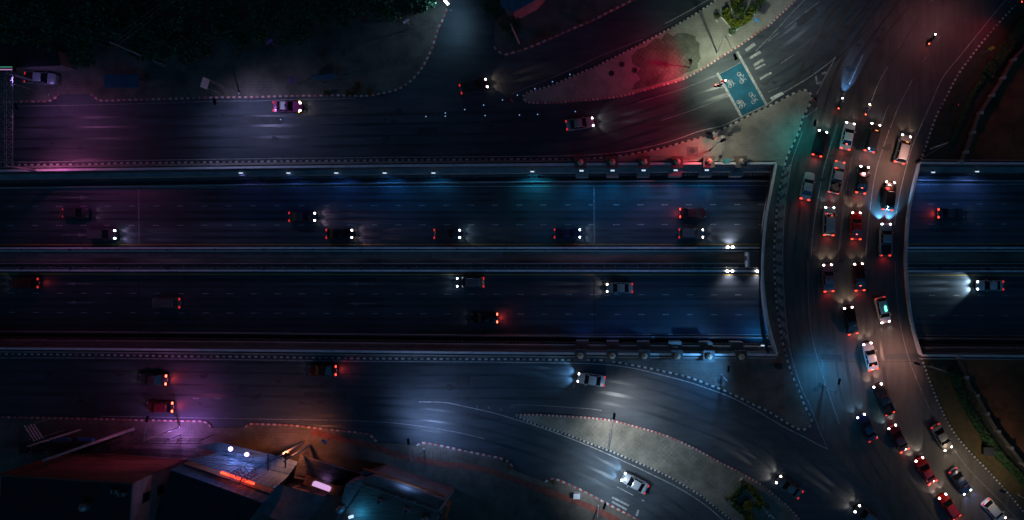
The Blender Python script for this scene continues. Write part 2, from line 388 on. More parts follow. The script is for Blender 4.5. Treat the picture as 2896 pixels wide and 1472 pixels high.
P1a = kerb(k1a, 'white_kerb', 'red_kerb', 0.95)
P1b = kerb(k1b, 'white_kerb', 'red_kerb', 0.95)
P2 = kerb(k2, 'white_kerb', 'red_kerb', 1.1)
P3s = kerb(k3s, 'white_kerb', 'red_kerb', 0.66)
P3n = kerb(k3n, 'white_kerb', 'black_kerb', 0.75)
P4 = kerb(k4, 'white_kerb', 'black_kerb', 1.05)
P4b = kerb(k4b, 'white_kerb', 'black_kerb', 1.0)
P5 = kerb(k5, 'white_kerb', 'black_kerb', 1.05)
P6n = kerb(k6n, 'white_kerb', 'red_kerb', 0.66)
P6s = kerb(k6s, 'white_kerb', 'black_kerb', 0.66)
P7 = kerb(k7, 'white_kerb', 'red_kerb', 0.95)
P7b = kerb(k7b, 'white_kerb', 'red_kerb', 0.95)
P8 = kerb(k8, 'white_kerb', 'red_kerb', 1.0)
P9 = kerb(k9, 'white_kerb', 'red_kerb', 1.0)
P10n = kerb(k10n, 'white_kerb', 'black_kerb', 0.75)
P10b = kerb(k10b, 'white_wall', 'black_kerb', 0.7, half=0.2, h=0.22)
P10s = kerb(k10s, 'white_kerb', 'black_kerb', 0.66)

def slab(name, poly, m, z1=0.13, z0=0.0):
    b = MB(); b.prism(poly, z0, z1); return struct(b.build(name, m))
V = lambda x, y: Vector((x, y))
far_w = -FAR + 1; far_n = FAR - 1
slab('pavement', P1a + P1b + [V(P1b[-1].x + 5, far_n), V(far_w, far_n), V(far_w, P1a[0].y)], M['pave_brown'])
slab('pavement', [W(1385, -40).to_2d() + V(-3, 200)] + WL(T(1, 0, (2330, -150), (2420, 120), (2400, 330))) + P2 + [P2[-1] + V(120, 60), P2[-1] + V(120, 200)], M['pave_side'])
slab('traffic_island', P3s + [P3s[-1] + V(25, 40), P3n[-1] + V(25, 40)] + P3n[::-1][:-1], M['pave'])
in4 = [p for p in Np[::-1]]
slab('traffic_island', P4 + [p + V(0, 0.15) for p in in4] + [V(P4[0].x, Np[0].y + 0.15)], M['pave'])
slab('traffic_island', [p + V(0, -0.15) for p in [V(P5[0].x, Sp[0].y)] + Sp] + P5[::-1], M['pave_side'])
slab('traffic_island', P6s + [P6s[-1] + V(15, -20), P6n[-1] + V(15, -20)] + P6n[::-1][:-1], M['pave_diag'])
slab('pavement', [V(far_w, P7[0].y)] + P7 + P7b + P8 + P9 + [P9[-1] + V(60, -60), V(P9[-1].x + 60, -far_n), V(far_w, -far_n)], M['pave_brown'])
slab('verge', [P10n[-1] + V(0, 0.1)] + [V(p.x, p.y + 0.15) for p in Npe] + [V(far_n, Npe[-1].y + 0.15), V(far_n, far_n), V(P10n[0].x + 120, far_n), P10n[0] + V(60, 60)] + P10n[:-1], M['verge'])
slab('verge', [P10s[0] + V(0, -0.1)] + P10s[1:] + [P10s[-1] + V(60, -60), V(far_n, -far_n), V(far_n, Spe[-1].y - 0.15)] + [V(p.x, p.y - 0.15) for p in Spe[::-1]], M['verge'])

slab('mossy_paving', WL(T(2, 0, (1200, 575), (1255, 500), (1350, 470), (1440, 385), (1500, 395), (1560, 325), (1620, 372), (1660, 335), (1720, 330), (1800, 350), (1850, 372), (1845, 405), (1890, 440), (1880, 505), (1898, 590), (1868, 640), (1872, 690), (1800, 722), (1745, 735), (1700, 775), (1600, 810), (1480, 842), (1330, 885), (1205, 910), (1225, 850), (1290, 800), (1255, 742), (1290, 690), (1210, 640)), 0.13), M['pave_moss'], 0.136, 0.1)
# red tactile paving band along the lower pavement
mb = MB()
P = resample(catmull(WL(T(1, 3, (560, 420), (1150, 560), (1450, 660), (1850, 740), (2300, 800)) + T(2, 3, (380, 1030), (640, 1120), (900, 1230), (1080, 1320)), 0.13), 8), 0.5)
mb.strip(offset(P, 0.5), offset(P, -0.5), 0.135)
struct(mb.build('tactile_path', M['red_path']))

# ------------------------------------------------------------------ brown plots, boundary walls and hedges on the right
wall_n = T(3, 0, (2760, 330), (2575, 480), (2450, 620), (2330, 830), (2200, 1030), (2100, 1190), (2060, 1309)) + T(3, 1, (1990, 200), (1930, 325))
wall_s = T(3, 2, (1915, 975), (1940, 1060), (1990, 1200), (2040, 1309)) + T(3, 3, (2060, 0), (2170, 200), (2300, 410), (2450, 600), (2575, 760), (2750, 960))
Qn = resample(catmull(WL(wall_n, 0.6), 6), 1.0); Qs = resample(catmull(WL(wall_s, 0.6), 6), 1.0)
slab('soil_plot', [p + V(0.3, 0) for p in Qn] + [V(far_n - 2, Qn[-1].y), V(far_n - 2, far_n - 2), V(Qn[0].x + 40, far_n - 2)], M['soil'], 0.17, 0.05)
slab('soil_plot', [p + V(0.3, 0) for p in Qs] + [V(Qs[-1].x + 60, -far_n + 2), V(far_n - 2, -far_n + 2), V(far_n - 2, Qs[0].y)], M['soil'], 0.17, 0.05)
for Q, lab in ((Qn, 'curved brown boundary wall round the upper right soil plot'), (Qs, 'curved brown boundary wall round the lower right soil plot')):
    t = thing('boundary_wall', lab, 'wall', (Q[0].x, Q[0].y, 0.13))
    b = MB(); b.wallpath(Q, 0.13, 1.3, 0.12); b.build('wall', M['concrete_dark'], t, origin=t.location)
    b = MB()
    for p in resample(Q, 3.4): b = MB(); b.box((p.x, p.y, 0.8), (0.5, 0.5, 1.5)); b.build('pier', M['concrete'], t, origin=t.location)

def leaf_quads(b, pts, size, mi=0):
    for p in pts:
        a = Vector((random.gauss(0, 1), random.gauss(0, 1), random.gauss(0, 1))).normalized()
        u = a.orthogonal().normalized(); v = a.cross(u)
        s = size * random.uniform(0.6, 1.3)
        b.add([p - u * s, p - v * s * 0.6, p + u * s, p + v * s * 0.6], [(0, 1, 2, 3)], mi)

def hedge(path, width, height, mats, label, dens=26, seglen=None, z=0.13):
    P = resample(path, 0.6)
    t = thing('hedge', label, 'hedge', (P[0].x, P[0].y, z))
    b = MB(); b.wallpath(P, z, z + height * 0.8, width * 0.4); 
    b.build('core', M['leaf_dark'], t, origin=t.location)
    b = MB(); N = normals(P); pts = []
    for i in range(len(P) - 1):
        for _ in range(int(dens * width * 0.6 * 2.2)):
            f = random.random(); o = random.uniform(-0.5, 0.5) * width * (1 + 0.15 * random.gauss(0, 1))
            q = P[i].lerp(P[i + 1], f) + N[i] * o
            pts.append(Vector((q.x, q.y, z + height * random.uniform(0.75, 1.08))))
    leaf_quads(b, pts, 0.16); b.build('foliage', mats, t, origin=t.location)
    return t
hn = T(3, 0, (2620, 200), (2500, 340), (2330, 580), (2200, 750))
hn2 = T(3, 0, (2180, 770), (2050, 960), (1980, 1130), (1900, 1309)) + T(3, 1, (1850, 130))
hs = T(3, 2, (1850, 1110), (1930, 1309)) + T(3, 3, (2000, 160), (2160, 430), (2330, 660), (2575, 920), (2700, 1050))
hedge(catmull(WL(hn, 0.6), 6), 1.9, 0.9, M['leaf_green'], 'long dark green hedge beside the upper right soil plot wall', 18)
hedge(catmull(WL(hn2, 0.5), 6), 0.7, 0.7, M['leaf_green'], 'thin ragged hedge line between traffic lights and upper soil plot', 18)
hedge(catmull(WL(hs, 0.6), 6), 1.5, 0.9, M['leaf_green'], 'long green hedge beside the lower right soil plot wall', 18)
# brown grass strip at lower right
slab('grass_verge', [p + V(0.35, 0.1) for p in P10s[8:]] + [p + V(3.6, 1.6) for p in P10s[8:][::-1]], M['grass'], 0.145, 0.1)

# ------------------------------------------------------------------ the underpass: walls, ledges, barriers, median
def off_z(pts, dy_px, z): return WL([(p[0], p[1] + dy_px) for p in pts], z)
def retaining(label, edge, sgn, lo, hi):
    """edge: world polyline of the parapet; sgn +1 north wall, -1 south wall"""
    t = thing('retaining_wall', label, 'wall', (edge[len(edge) // 2].x, edge[len(edge) // 2].y, 0))
    b = MB()
    b.wallpath([p + V(0, sgn * 0.16) for p in edge], ZU, 0.0, 0.15); b.build('wall_face', M['concrete_dark'], t, origin=t.location)
    b = MB(); b.wallpath([p + V(0, sgn * 0.16) for p in edge], 0.0, zp, 0.13); b.build('parapet', M['concrete'], t, origin=t.location)
    b = MB(); b.wallpath([p + V(0, sgn * 0.16) for p in edge], zp, zp + 0.08, 0.17); b.build('coping', M['white_wall'], t, origin=t.location)
    b = MB(); b.wallpath([p + V(0, sgn * 0.75) for p in edge if True], 0.0, 0.5, 0.09); b.build('outer_kerb', M['concrete'], t, origin=t.location)
    b = MB(); b.wallpath([p + V(0, -sgn * 0.36) for p in edge], ZU, -2.5, 0.36); b.build('ledge', M['concrete'], t, origin=t.location)
    # ribs along the foot of the wall
    b = MB(); P = resample([p + V(0, -sgn * 0.95) for p in edge], 0.62)
    for p in P:
        if abs(p.x) < 140: b.box((p.x, p.y, ZU + 0.75), (0.22, 0.34, 1.5))
    b.wallpath([p + V(0, -sgn * 0.85) for p in edge], ZU, ZU + 1.3, 0.1)
    b.build('ribbed_dado', M['concrete_dark'], t, origin=t.location)
    # low barrier in front
    b = MB(); b.wallpath([p + V(0, -sgn * 1.95) for p in edge], ZU, ZU + 0.75, 0.11); b.build('crash_barrier', M['concrete'], t, origin=t.location)
    return t
retaining('long north retaining wall of the underpass, left of the bridge', [nl] + Np, 1, 0, 0)
retaining('short north retaining wall of the underpass, right of the bridge', Npe + [nr], 1, 0, 0)
retaining('long south retaining wall of the underpass, left of the bridge', [sl] + Sp, -1, 0, 0)
retaining('short south retaining wall of the underpass, right of the bridge', Spe + [sr], -1, 0, 0)
# wall under the bridge
for e, sgn, lab in (([Np[-1], De[0]], 1, 'north abutment wall under the road bridge'), ([Sp[-1], De[-1]], -1, 'south abutment wall under the road bridge')):
    b = MB(); b.wallpath([p + V(0, sgn * 0.3) for p in e], ZU, -1.2, 0.25)
    tag(b.build('abutment_wall', M['concrete_dark']), lab, 'wall')

slab('median_strip', [V(-FAR, (NY - 704) * S * 1.05), V(FAR, (NY - 704) * S * 1.05), V(FAR, (NY - 764) * S * 1.05), V(-FAR, (NY - 764) * S * 1.05)], M['median_dirt'], ZU + 0.35, ZU)
for yy_, w_, m_ in ((711, 0.1, 'white_wall'), (746.5, 0.08, 'concrete'), (757.5, 0.14, 'white_wall')):
    b = MB(); y_ = (NY - yy_) * S * 1.045; b.wallpath([V(-300, y_), V(-60, y_ + 0.05), V(300, y_)], ZU + 0.35, ZU + 0.62, w_); struct(b.build('median_kerb', M[m_]))
med = {}
for nm, pts, lab in (('n', [(-60, 702.8), (700, 702.2), (1448, 701.8), (2172, 701.5), (2960, 702)], 'pale median barrier on the upper side of the underpass centre strip'),
                     ('s', [(-60, 765.3), (700, 765.8), (1448, 766.2), (2172, 767), (2960, 767.5)], 'pale median barrier on the lower side of the underpass centre strip')):
    zt = ZU + 1.0
    P = WL(pts, zt); P = [V(-FAR, P[0].y)] + P + [V(FAR, P[-1].y)]
    t = thing('median_barrier', lab, 'barrier', (0, P[2].y, ZU))
    b = MB(); b.wallpath(P, ZU, zt - 0.1, 0.2); b.build('base', M['concrete_dark'], t, origin=t.location)
    b = MB(); b.wallpath(P, zt - 0.1, zt, 0.16); b.build('coping', M['white_wall'], t, origin=t.location)
    med[nm] = P
    b = MB(); sg = -1 if nm == 'n' else 1
    for i in range(30):
        x = (60 + i * 137 - NX) * S * 1.04
        b = MB(); b.lathe((x, P[2].y + sg * 0.28, ZU), [(0.16, 0), (0.16, 1.1), (0.1, 1.25)], 8)
        b.build('post', M['steel_dark'], t, origin=t.location)
# dark drain cover running inside the centre strip
mb = MB()
yc = (NY - 753) * S * 1.045
for i in range(130): mb.box((-125 + i * 1.9, yc, ZU + 0.5), (1.8, 0.55, 0.3))
struct(mb.build('drain_channel', M['black_kerb']))
mb = MB()
yc2 = (NY - 722) * S * 1.045
mb.wallpath([V(-200, yc2), V(-20, yc2 + 0.1)], ZU + 0.35, ZU + 0.42, 0.6)
struct(mb.build('centre_footing', M['concrete_dark']))

# ------------------------------------------------------------------ road markings
n_stripe = [0]
def stripe(name, pts, width, m, z=0.0055, sm=True, zbase=0.0, dash=None):
    n_stripe[0] += 1; z += 0.00003 * n_stripe[0]
    P = WL(pts, zbase)
    P = resample(catmull(P, 8) if sm else P, 0.5)
    b = MB()
    if dash:
        a, g = dash
        P = resample(P, 0.25); na, ng = max(1, int(a / 0.25)), max(1, int(g / 0.25)); i = 0
        while i + 1 < len(P):
            seg = P[i:i + na + 1]
            if len(seg) > 1: b.strip(offset(seg, width / 2), offset(seg, -width / 2), zbase + z)
            i += na + ng
    else: b.strip(offset(P, width / 2), offset(P, -width / 2), zbase + z)
    return struct(b.build('road_marking', m))
# underpass lane dashes
def dashes(y0, y1, x0=-60, x1=2960, step=68.5, ln=17.5, m='paint_worn', ph=0):
    b = MB(); n = int((x1 - x0) / step)
    for i in range(n):
        px = x0 + ph + i * step; py = y0 + (y1 - y0) * (px - 0) / 2896
        p = W(px, py, ZU); b.add([(p.x, p.y - 0.07, ZU + 0.004), (p.x + ln * S * 1.05, p.y - 0.07, ZU + 0.004), (p.x + ln * S * 1.05, p.y + 0.07, ZU + 0.004), (p.x, p.y + 0.07, ZU + 0.004)], [(0, 1, 2, 3)])
    struct(b.build('road_marking', M[m]))
dashes(584.5, 577, ph=13); dashes(638.5, 634, ph=13); dashes(829.6, 836.5, ph=16); dashes(884, 893.5, ph=16, m='paint_worn')
stripe('edge', [(-60, 534), (700, 529.6), (1448, 527.5), (2172, 525.5), (2960, 521)], 0.12, M['paint_worn'], sm=False, zbase=ZU)
stripe('edge', [(-60, 943), (700, 944.5), (1448, 946), (2172, 946.5), (2960, 950)], 0.12, M['paint_worn'], sm=False, zbase=ZU)
stripe('yellow', [(-60, 692.7), (2172, 691.5), (2960, 690)], 0.15, M['yellow'], sm=False, zbase=ZU)
stripe('yellow', [(-60, 775.5), (1448, 777.5), (2172, 778.3), (2960, 779.5)], 0.15, M['yellow'], sm=False, zbase=ZU)
def arrow(x0, x1, y, right=True):
    b = MB(); A = lambda px, py: tuple(W(px, py, ZU).to_2d()) + (ZU + 0.005,)
    d = 1 if right else -1; tip = x1 if right else x0; tail = x0 if right else x1
    hd = tip - d * 28
    b.add([A(tail, y - 1.3), A(hd, y - 1.3), A(hd, y + 1.3), A(tail, y + 1.3)], [(0, 1, 2, 3)])
    b.add([A(hd, y - 5.5), A(tip, y), A(hd, y + 5.5)], [(0, 1, 2)])
    struct(b.build('road_marking', M['paint_faint']))
arrow(180, 254, 559); arrow(175, 250, 665); arrow(185, 262, 803, False); arrow(185, 262, 856, False); arrow(985, 1066, 859.5, False)
arrow(985, 1066, 804, False)
# expansion joints across the underpass
for px in (392, 1680):
    stripe('joint', [(px, 530), (px + 1, 690)], 0.22, M['paint_faint'], sm=False, zbase=ZU)
    stripe('joint', [(px, 780), (px + 1, 942)], 0.2, M['black_kerb'], sm=False, zbase=ZU)
# edge lines of the surface roads
stripe('edge', T(0, 0, (-200, 1075), (700, 1062), (1600, 1040), (2130, 1022), (2575, 1018)) + T(1, 0, (300, 1005), (700, 998), (1000, 990)), 0.13, M['paint_faint'])
stripe('edge', T(0, 1, (-100, 325), (500, 322), (1300, 308), (2575, 290)) + T(1, 1, (800, 282), (1500, 275)) + T(2, 1, (0, 268), (500, 262), (800, 250), (1000, 236), (1200, 208), (1500, 140), (1700, 80), (1890, 12)) + T(2, 0, (2130, 1262), (2300, 1180), (2575, 1045)) + T(3, 0, (130, 950), (400, 790), (540, 690), (620, 630), (680, 575)), 0.14, M['paint_worn'])
stripe('edge', T(3, 0, (680, 575), (620, 690), (560, 800), (490, 950)), 0.13, M['paint_worn'])
stripe('edge', T(0, 2, (-100, 985), (700, 985), (1500, 993), (2575, 1005)) + T(1, 2, (1000, 1018), (2300, 1026)) + T(2, 2, (0, 1030), (500, 1036), (900, 1048), (1200, 1085), (1500, 1155), (1800, 1235), (1990, 1300)) + T(2, 3, (2200, 70), (2450, 200)) + T(3, 3, (0, 275), (180, 380), (340, 460), (500, 545), (600, 590)), 0.14, M['paint_worn'])
stripe('edge', T(3, 3, (600, 590), (560, 500), (490, 330), (420, 150), (345, 0)), 0.12, M['paint_faint'])
stripe('edge', T(1, 3, (1640, 118), (1900, 125), (2150, 175), (2400, 232)) + T(2, 3, (0, 285), (300, 380), (600, 490), (900, 615), (1200, 750), (1430, 860), (1650, 970), (1850, 1090), (2000, 1200), (2120, 1309), (2220, 1400)), 0.15, M['paint_worn'])
stripe('edge', T(2, 3, (0, 150), (200, 150), (500, 168), (800, 190), (900, 205)), 0.12, M['paint_faint'])
stripe('edge', T(0, 3, (1000, 262), (2575, 290)) + T(1, 3, (600, 300), (1100, 312), (1520, 345), (2000, 420), (2300, 490)), 0.12, M['paint_faint'])
stripe('edge', T(2, 0, (0, 945), (600, 700), (900, 560), (1320, 395)), 0.12, M['paint_faint'])
stripe('edge', T(2, 0, (1540, 240), (1700, 155), (1880, 55), (1990, -10)), 0.12, M['paint_worn'])
stripe('edge', T(2, 0, (1250, 1035), (1700, 900), (2065, 755), (2310, 625)), 0.1, M['paint_faint'])
stripe('edge', T(2, 0, (1500, 1215), (1800, 1115), (2190, 965)), 0.1, M['paint_faint'])
stripe('edge', T(2, 0, (2450, 520), (2575, 390)) + T(3, 0, (0, 395), (130, 255), (250, 120), (370, 0)), 0.12, M['paint_faint'])
for a, b_ in (((0, 415), (110, 330)), ((165, 285), (320, 170)), ((370, 130), (520, 15)), ((130, 640), (270, 545)), ((0, 930), (115, 880))):
    stripe('dash', T(3, 0, a, b_), 0.12, M['paint_faint'], sm=False)
# lanes of the bridge road
stripe('lane', T(3, 0, (760, 960), (850, 780), (955, 550)), 0.12, M['paint_worn'])
stripe('lane', T(3, 0, (1040, 1020), (1110, 840), (1205, 675)), 0.12, M['paint_worn'])
stripe('lane', T(3, 0, (1140, 1270), (1180, 1140), (1220, 1060)), 0.1, M['paint_faint'])
stripe('lane', T(3, 1, (720, 1200), (760, 850), (800, 640)) , 0.12, M['paint_faint'])
stripe('lane', T(3, 0, (1230, 1290), (1320, 1060), (1455, 800)), 0.12, M['paint_worn'])
stripe('lane', T(3, 0, (1550, 630), (1590, 575)), 0.12, M['paint_faint']); stripe('lane', T(3, 0, (1695, 415), (1735, 365)), 0.12, M['paint_faint'])
stripe('lane', T(3, 0, (1310, 485), (1340, 430)), 0.12, M['paint_faint']); stripe('lane', T(3, 0, (1620, 40), (1700, -60)), 0.12, M['paint_faint'])
stripe('lane', T(3, 1, (980, 1300), (1020, 850), (1090, 400), (1220, 0)), 0.12, M['paint_worn'])
stripe('lane', T(3, 1, (430, 1300), (470, 900), (560, 400), (700, -60)), 0.12, M['paint_worn'])
stripe('lane', T(3, 1, (700, 1309), (760, 750), (850, 250)), 0.1, M['paint_faint'])
stripe('lane', T(3, 1, (1270, 960), (1330, 620), (1430, 230), (1520, 0)) + T(3, 0, (1640, 1040), (1760, 780), (1960, 530), (2300, 110), (2450, -60)), 0.12, M['paint_worn'])
stripe('lane', T(3, 2, (1280, 0), (1290, 300), (1330, 650), (1420, 1000), (1540, 1309)) + T(3, 3, (1700, 330), (1990, 760), (2280, 1060), (2520, 1309)), 0.11, M['paint_faint'])
stripe('lane', T(3, 2, (400, 0), (410, 500), (460, 850), (600, 1309)) + T(3, 3, (720, 340)), 0.11, M['paint_faint'])
ew = T(3, 1, (345, 20), (240, 320), (200, 560), (175, 720), (155, 1000), (148, 1309)) + T(3, 2, (155, 250), (180, 600), (225, 920), (290, 1150), (345, 1309))
stripe('edge', ew, 0.11, M['paint_worn'])
# pale hatch blocks between the kerb and that line
mb = MB(); A = resample(catmull(WL(k4b[:-1]), 8), 0.1); B = resample(catmull(WL(ew[1:-2]), 8), 0.1)
for i in range(16):
    f = 0.02 + i / 16.5; f2 = f + 0.038
    def at(L, q): return L[min(len(L) - 1, int(q * (len(L) - 1)))]
    a, b_, c, d = at(A, f), at(B, max(0, f - 0.012)), at(B, f2 - 0.012), at(A, f2)
    ins = lambda p, q, k: p.lerp(q, k)
    mb.add([(*ins(a, b_, 0.2), 0.005), (*ins(a, b_, 0.9), 0.005), (*ins(d, c, 0.9), 0.005), (*ins(d, c, 0.2), 0.005)], [(0, 1, 2, 3)])
struct(mb.build('road_marking', M['paint_faint']))
# green cycle box with its stop lines and symbols
def quad(name, c, m, z): 
    b = MB(); b.add([(*W(x, y).to_2d(), z) for x, y in c], [(0, 1, 2, 3)]); return struct(b.build(name, m))
quad('cycle_box', T(2, 0, (2085, 752), (2312, 626), (2548, 1058), (2308, 1178)), M['green_lane'], 0.004)
stripe('stop', T(2, 0, (2065, 735), (2312, 1185)), 0.42, M['paint_worn'], sm=False, z=0.009)
stripe('stop', T(2, 0, (2262, 520), (2565, 1065)), 0.42, M['paint_worn'], sm=False, z=0.009)
for q in (((2340, 500), (2430, 430), (2455, 455), (2362, 522)), ((2385, 580), (2490, 510), (2505, 535), (2400, 598)), ((2425, 650), (2520, 590), (2535, 612), (2440, 672)), ((2490, 790), (2590, 730), (2600, 745), (2500, 805)), ((2440, 690), (2540, 640), (2550, 655), (2450, 705))):
    quad('road_marking', T(2, 0, *q), M['paint_worn'], 0.006)
for q in (((20, 985), (140, 925), (160, 950), (45, 1015)), ((-5, 745), (30, 725), (36, 742), (0, 762))):
    quad('road_marking', T(3, 0, *q), M['paint'], 0.006)
for q in (((470, 770), (490, 760), (500, 815), (482, 830)), ((482, 850), (482, 826), (535, 822), (522, 850)), ((540, 735), (585, 720), (590, 745), (545, 752))):
    quad('road_marking', T(3, 0, *q), M['paint_worn'], 0.006)
for q in (((1000, 1085), (1012, 1068), (1180, 1155), (1168, 1170)), ((1000, 1130), (1012, 1113), (1160, 1195), (1148, 1212)), ((1240, 1260), (1262, 1200), (1282, 1210), (1262, 1270)), ((1055, 975), (1060, 970), (1222, 1055), (1218, 1062)), ((1300, 1108), (1310, 1100), (1335, 1112), (1328, 1120))):
    quad('road_marking', T(2, 3, *q), M['paint_worn'], 0.006)
for px in (545, 606): quad('road_marking', [(px, 1125.5), (px + 17, 1126.5), (px + 17, 1129), (px, 1128)], M['paint_worn'], 0.006)
for px, py in T(1, 3, (2210, 150), (2330, 160), (2450, 180), (2560, 150)):
    quad('road_marking', [(px, py), (px + 5, py + 3), (px + 7, py + 9), (px + 2, py + 6)], M['paint_faint'], 0.006)
def bike_symbol(cx, cy, ang, k=1.0, kind='bike'):
    zz_ = [0.011]; b = MB(); c = W(cx, cy).to_2d(); ca, sa = math.cos(ang), math.sin(ang)
    def L(x, y): return Vector((c.x + (x * ca - y * sa) * k, c.y + (x * sa + y * ca) * k))
    def ring(x, y, r):
        P = [L(x + r * math.cos(a * math.pi / 8), y + r * math.sin(a * math.pi / 8)) for a in range(17)]
        zz_[0] += 0.0002; b.strip(offset(P, 0.045), offset(P, -0.045), zz_[0])
    def seg(*pts):
        P = [L(*p) for p in pts]; zz_[0] += 0.0002; b.strip(offset(P, 0.05), offset(P, -0.05), zz_[0])
    if kind == 'bike':
        ring(-0.75, 0, 0.36); ring(0.75, 0, 0.36); seg((-0.75, 0), (-0.2, 0.55), (0.55, 0.6), (0.1, 0), (-0.75, 0)); seg((0.75, 0), (0.5, 0.85), (0.75, 0.95)); seg((-0.45, 0.75), (-0.1, 0.75))
    else:
        for x, y in ((-0.55, -0.35), (0.5, -0.35)): ring(x, y, 0.3)
        for o in range(6): seg((-0.55 + o * 0.2, -0.5 + 0.05 * o), (-0.4 + o * 0.17, 0.35 - abs(o - 2) * 0.08))
        seg((-0.7, 0.2), (-0.2, 0.5), (0.5, 0.45), (0.85, 0.2)); seg((0.3, 0.45), (0.6, 0.8))
    struct(b.build('road_marking', M['paint_worn']))
for x, y, a, kd in ((2297, 785, -70, 'bike'), (2195, 835, -60, 'moto'), (2415, 990, -70, 'bike'), (2305, 1045, -60, 'moto')):
    (p,) = T(2, 0, (x, y)); bike_symbol(p[0], p[1], R(a), 0.85, kd)
# dark joint across the bridge road and tar seams
stripe('seam', T(3, 2, (-30, 1015), (700, 1020), (1520, 1022)), 0.1, M['black_kerb'], sm=False)
stripe('seam', T(3, 0, (445, 1068), (620, 1145)), 0.12, M['black_kerb'], sm=False)
stripe('seam', T(3, 0, (1060, 30), (940, 190), (820, 300)), 0.12, M['black_kerb']); stripe('seam', T(3, 0, (1520, 170), (1380, 400), (1230, 640)), 0.14, M['black_kerb'])

# polished wheel tracks and repair patches
M['track'] = mat('polished_wheel_track', (0.04, 0.048, 0.056), 0.42, noise=0.35, scale=0.3, stretch=(0.5, 0.5, 1))
M['track_b'] = mat('polished_bridge_track', (0.055, 0.05, 0.047), 0.42, noise=0.35, scale=0.3, stretch=(0.5, 0.5, 1))
M['patch'] = mat('asphalt_patch', (0.035, 0.038, 0.042), 0.7, noise=0.3, scale=0.8)
n_track = [0]
def tracks(pts, offs, m, w_=0.55, zb=0.0, z=None):
    P = resample(catmull(WL(pts, zb), 8), 0.7)
    for o_ in offs:
        Q_ = offset(P, o_); L_, R_ = [], []
        for i, (p_, n_) in enumerate(zip(Q_, normals(Q_))):
            hw = w_ / 2 * (0.75 + 0.3 * math.sin(i * 0.35 + o_ * 3) + random.uniform(-0.1, 0.1)) * min(1, i / 6, (len(Q_) - 1 - i) / 6)
            L_.append(p_ + n_ * hw); R_.append(p_ - n_ * hw)
        n_track[0] += 1; b = MB(); b.strip(L_, R_, zb + 0.0019 + 0.00005 * n_track[0]); struct(b.build('road_wear', m))
tracks(T(0, 1, (-100, 150), (1300, 140), (2575, 130)) + T(1, 1, (1500, 110)) + T(2, 1, (0, 85), (700, 50)) + T(2, 0, (1200, 1220), (2000, 960)) + T(3, 0, (0, 760), (500, 420), (900, 30)), (-4.2, -2.6, -0.7, 0.9, 2.8, 4.4), M['track'])
tracks(T(0, 2, (-100, 1130), (1300, 1130), (2575, 1150)) + T(1, 2, (1500, 1170)) + T(2, 2, (0, 1170), (700, 1190), (1300, 1290)) + T(2, 3, (1900, 180), (2575, 480)) + T(3, 3, (400, 850), (1100, 1400)), (-3.6, -1.9, 0.2, 1.9, 3.6), M['track'])
tracks(T(1, 3, (300, 240), (1300, 260), (2000, 330)) + T(2, 3, (0, 460), (600, 680), (1250, 1000), (1700, 1309), (1850, 1420)), (-1.9, -0.2, 1.7), M['track'])
for lane, offs in ((T(3, 2, (520, 985), (420, 600), (400, 100)) + T(3, 1, (430, 1100), (500, 600), (640, 60)) + T(3, 0, (830, 760), (1100, 330), (1420, -80)), (-1.4, 0.3, 2.4, 4.1, 6.2, 7.9)),
                   (T(3, 3, (1700, 1400), (1250, 700), (980, 200)) + T(3, 2, (880, 1000), (830, 400)), (-2.3, -0.6, 1.5, 3.2, 5.4, -4.4))):
    tracks(lane, offs, M['track_b'], 0.6)
for yy in (550, 569, 602, 621, 654, 673, 793, 812, 848, 867, 904, 923):
    tracks([(-60, yy), (900, yy - 0.8), (1900, yy - 1.5), (2960, yy - 2)], (0,), M['track'], 0.6, ZU)
for c_ in (((700, 330), (800, 331), (799, 352), (701, 351)), ((1180, 362), (1236, 361), (1237, 381), (1181, 382)), ((860, 1110), (980, 1112), (979, 1128), (861, 1126)), ((1290, 1060), (1330, 1061), (1330, 1090), (1289, 1089)), ((2320, 1000), (2380, 1004), (2383, 1022), (2321, 1017)), ((2250, 60), (2300, 20), (2315, 34), (2262, 78)), ((1905, 300), (1960, 280), (1966, 293), (1910, 314))):
    quad('road_patch', c_, M['patch'], 0.00575)
for i in range(60):
    px, py = random.choice(((random.uniform(0, 1400), random.uniform(290, 420)), (random.uniform(100, 1700), random.uniform(1040, 1160)), (random.uniform(2300, 2520), random.uniform(350, 1150)), (random.uniform(2150, 2500), random.uniform(30, 260))))
    c0 = W(px, py).to_2d(); r_ = random.uniform(0.12, 0.5); b = MB(); ph = random.random() * 6
    b.add([(c0.x + r_ * (1 + 0.35 * math.sin(3 * a_ + ph)) * math.cos(a_) * 1.6, c0.y + r_ * (1 + 0.3 * math.cos(2 * a_ + ph)) * math.sin(a_), 0.0068 + 0.00005 * i) for a_ in [k * math.pi / 7 for k in range(14)]], [tuple(range(14))])
    struct(b.build('oil_stain', M['patch']))

# ------------------------------------------------------------------ the bridge
br = thing('road_bridge', 'curved road bridge carrying queued cars over the sunken underpass', 'bridge', (W(2380, 736).x, 0, 0))
deck_poly = Dw + De[::-1]
b = MB(); b.prism(deck_poly, -1.1, 0.0); b.build('deck', M['asphalt_bridge'], br, origin=br.location)
b = MB()
A = resample(Dw, 0.6); sw = [p for p in A] + resample(catmull(WL(k4b), 6), 0.6)[::-1]
b.prism(sw, 0.002, 0.13); b.build('sidewalk', M['pave_side'], br, origin=br.location)
b = MB(); b.wallpath(resample(Dw, 0.8), -1.3, zp, 0.14); b.build('parapet', M['white_wall'], br, origin=br.location)
b = MB(); b.wallpath(resample(De, 0.8), -1.3, zp - 0.1, 0.15); b.build('parapet', M['white_wall'], br, origin=br.location)

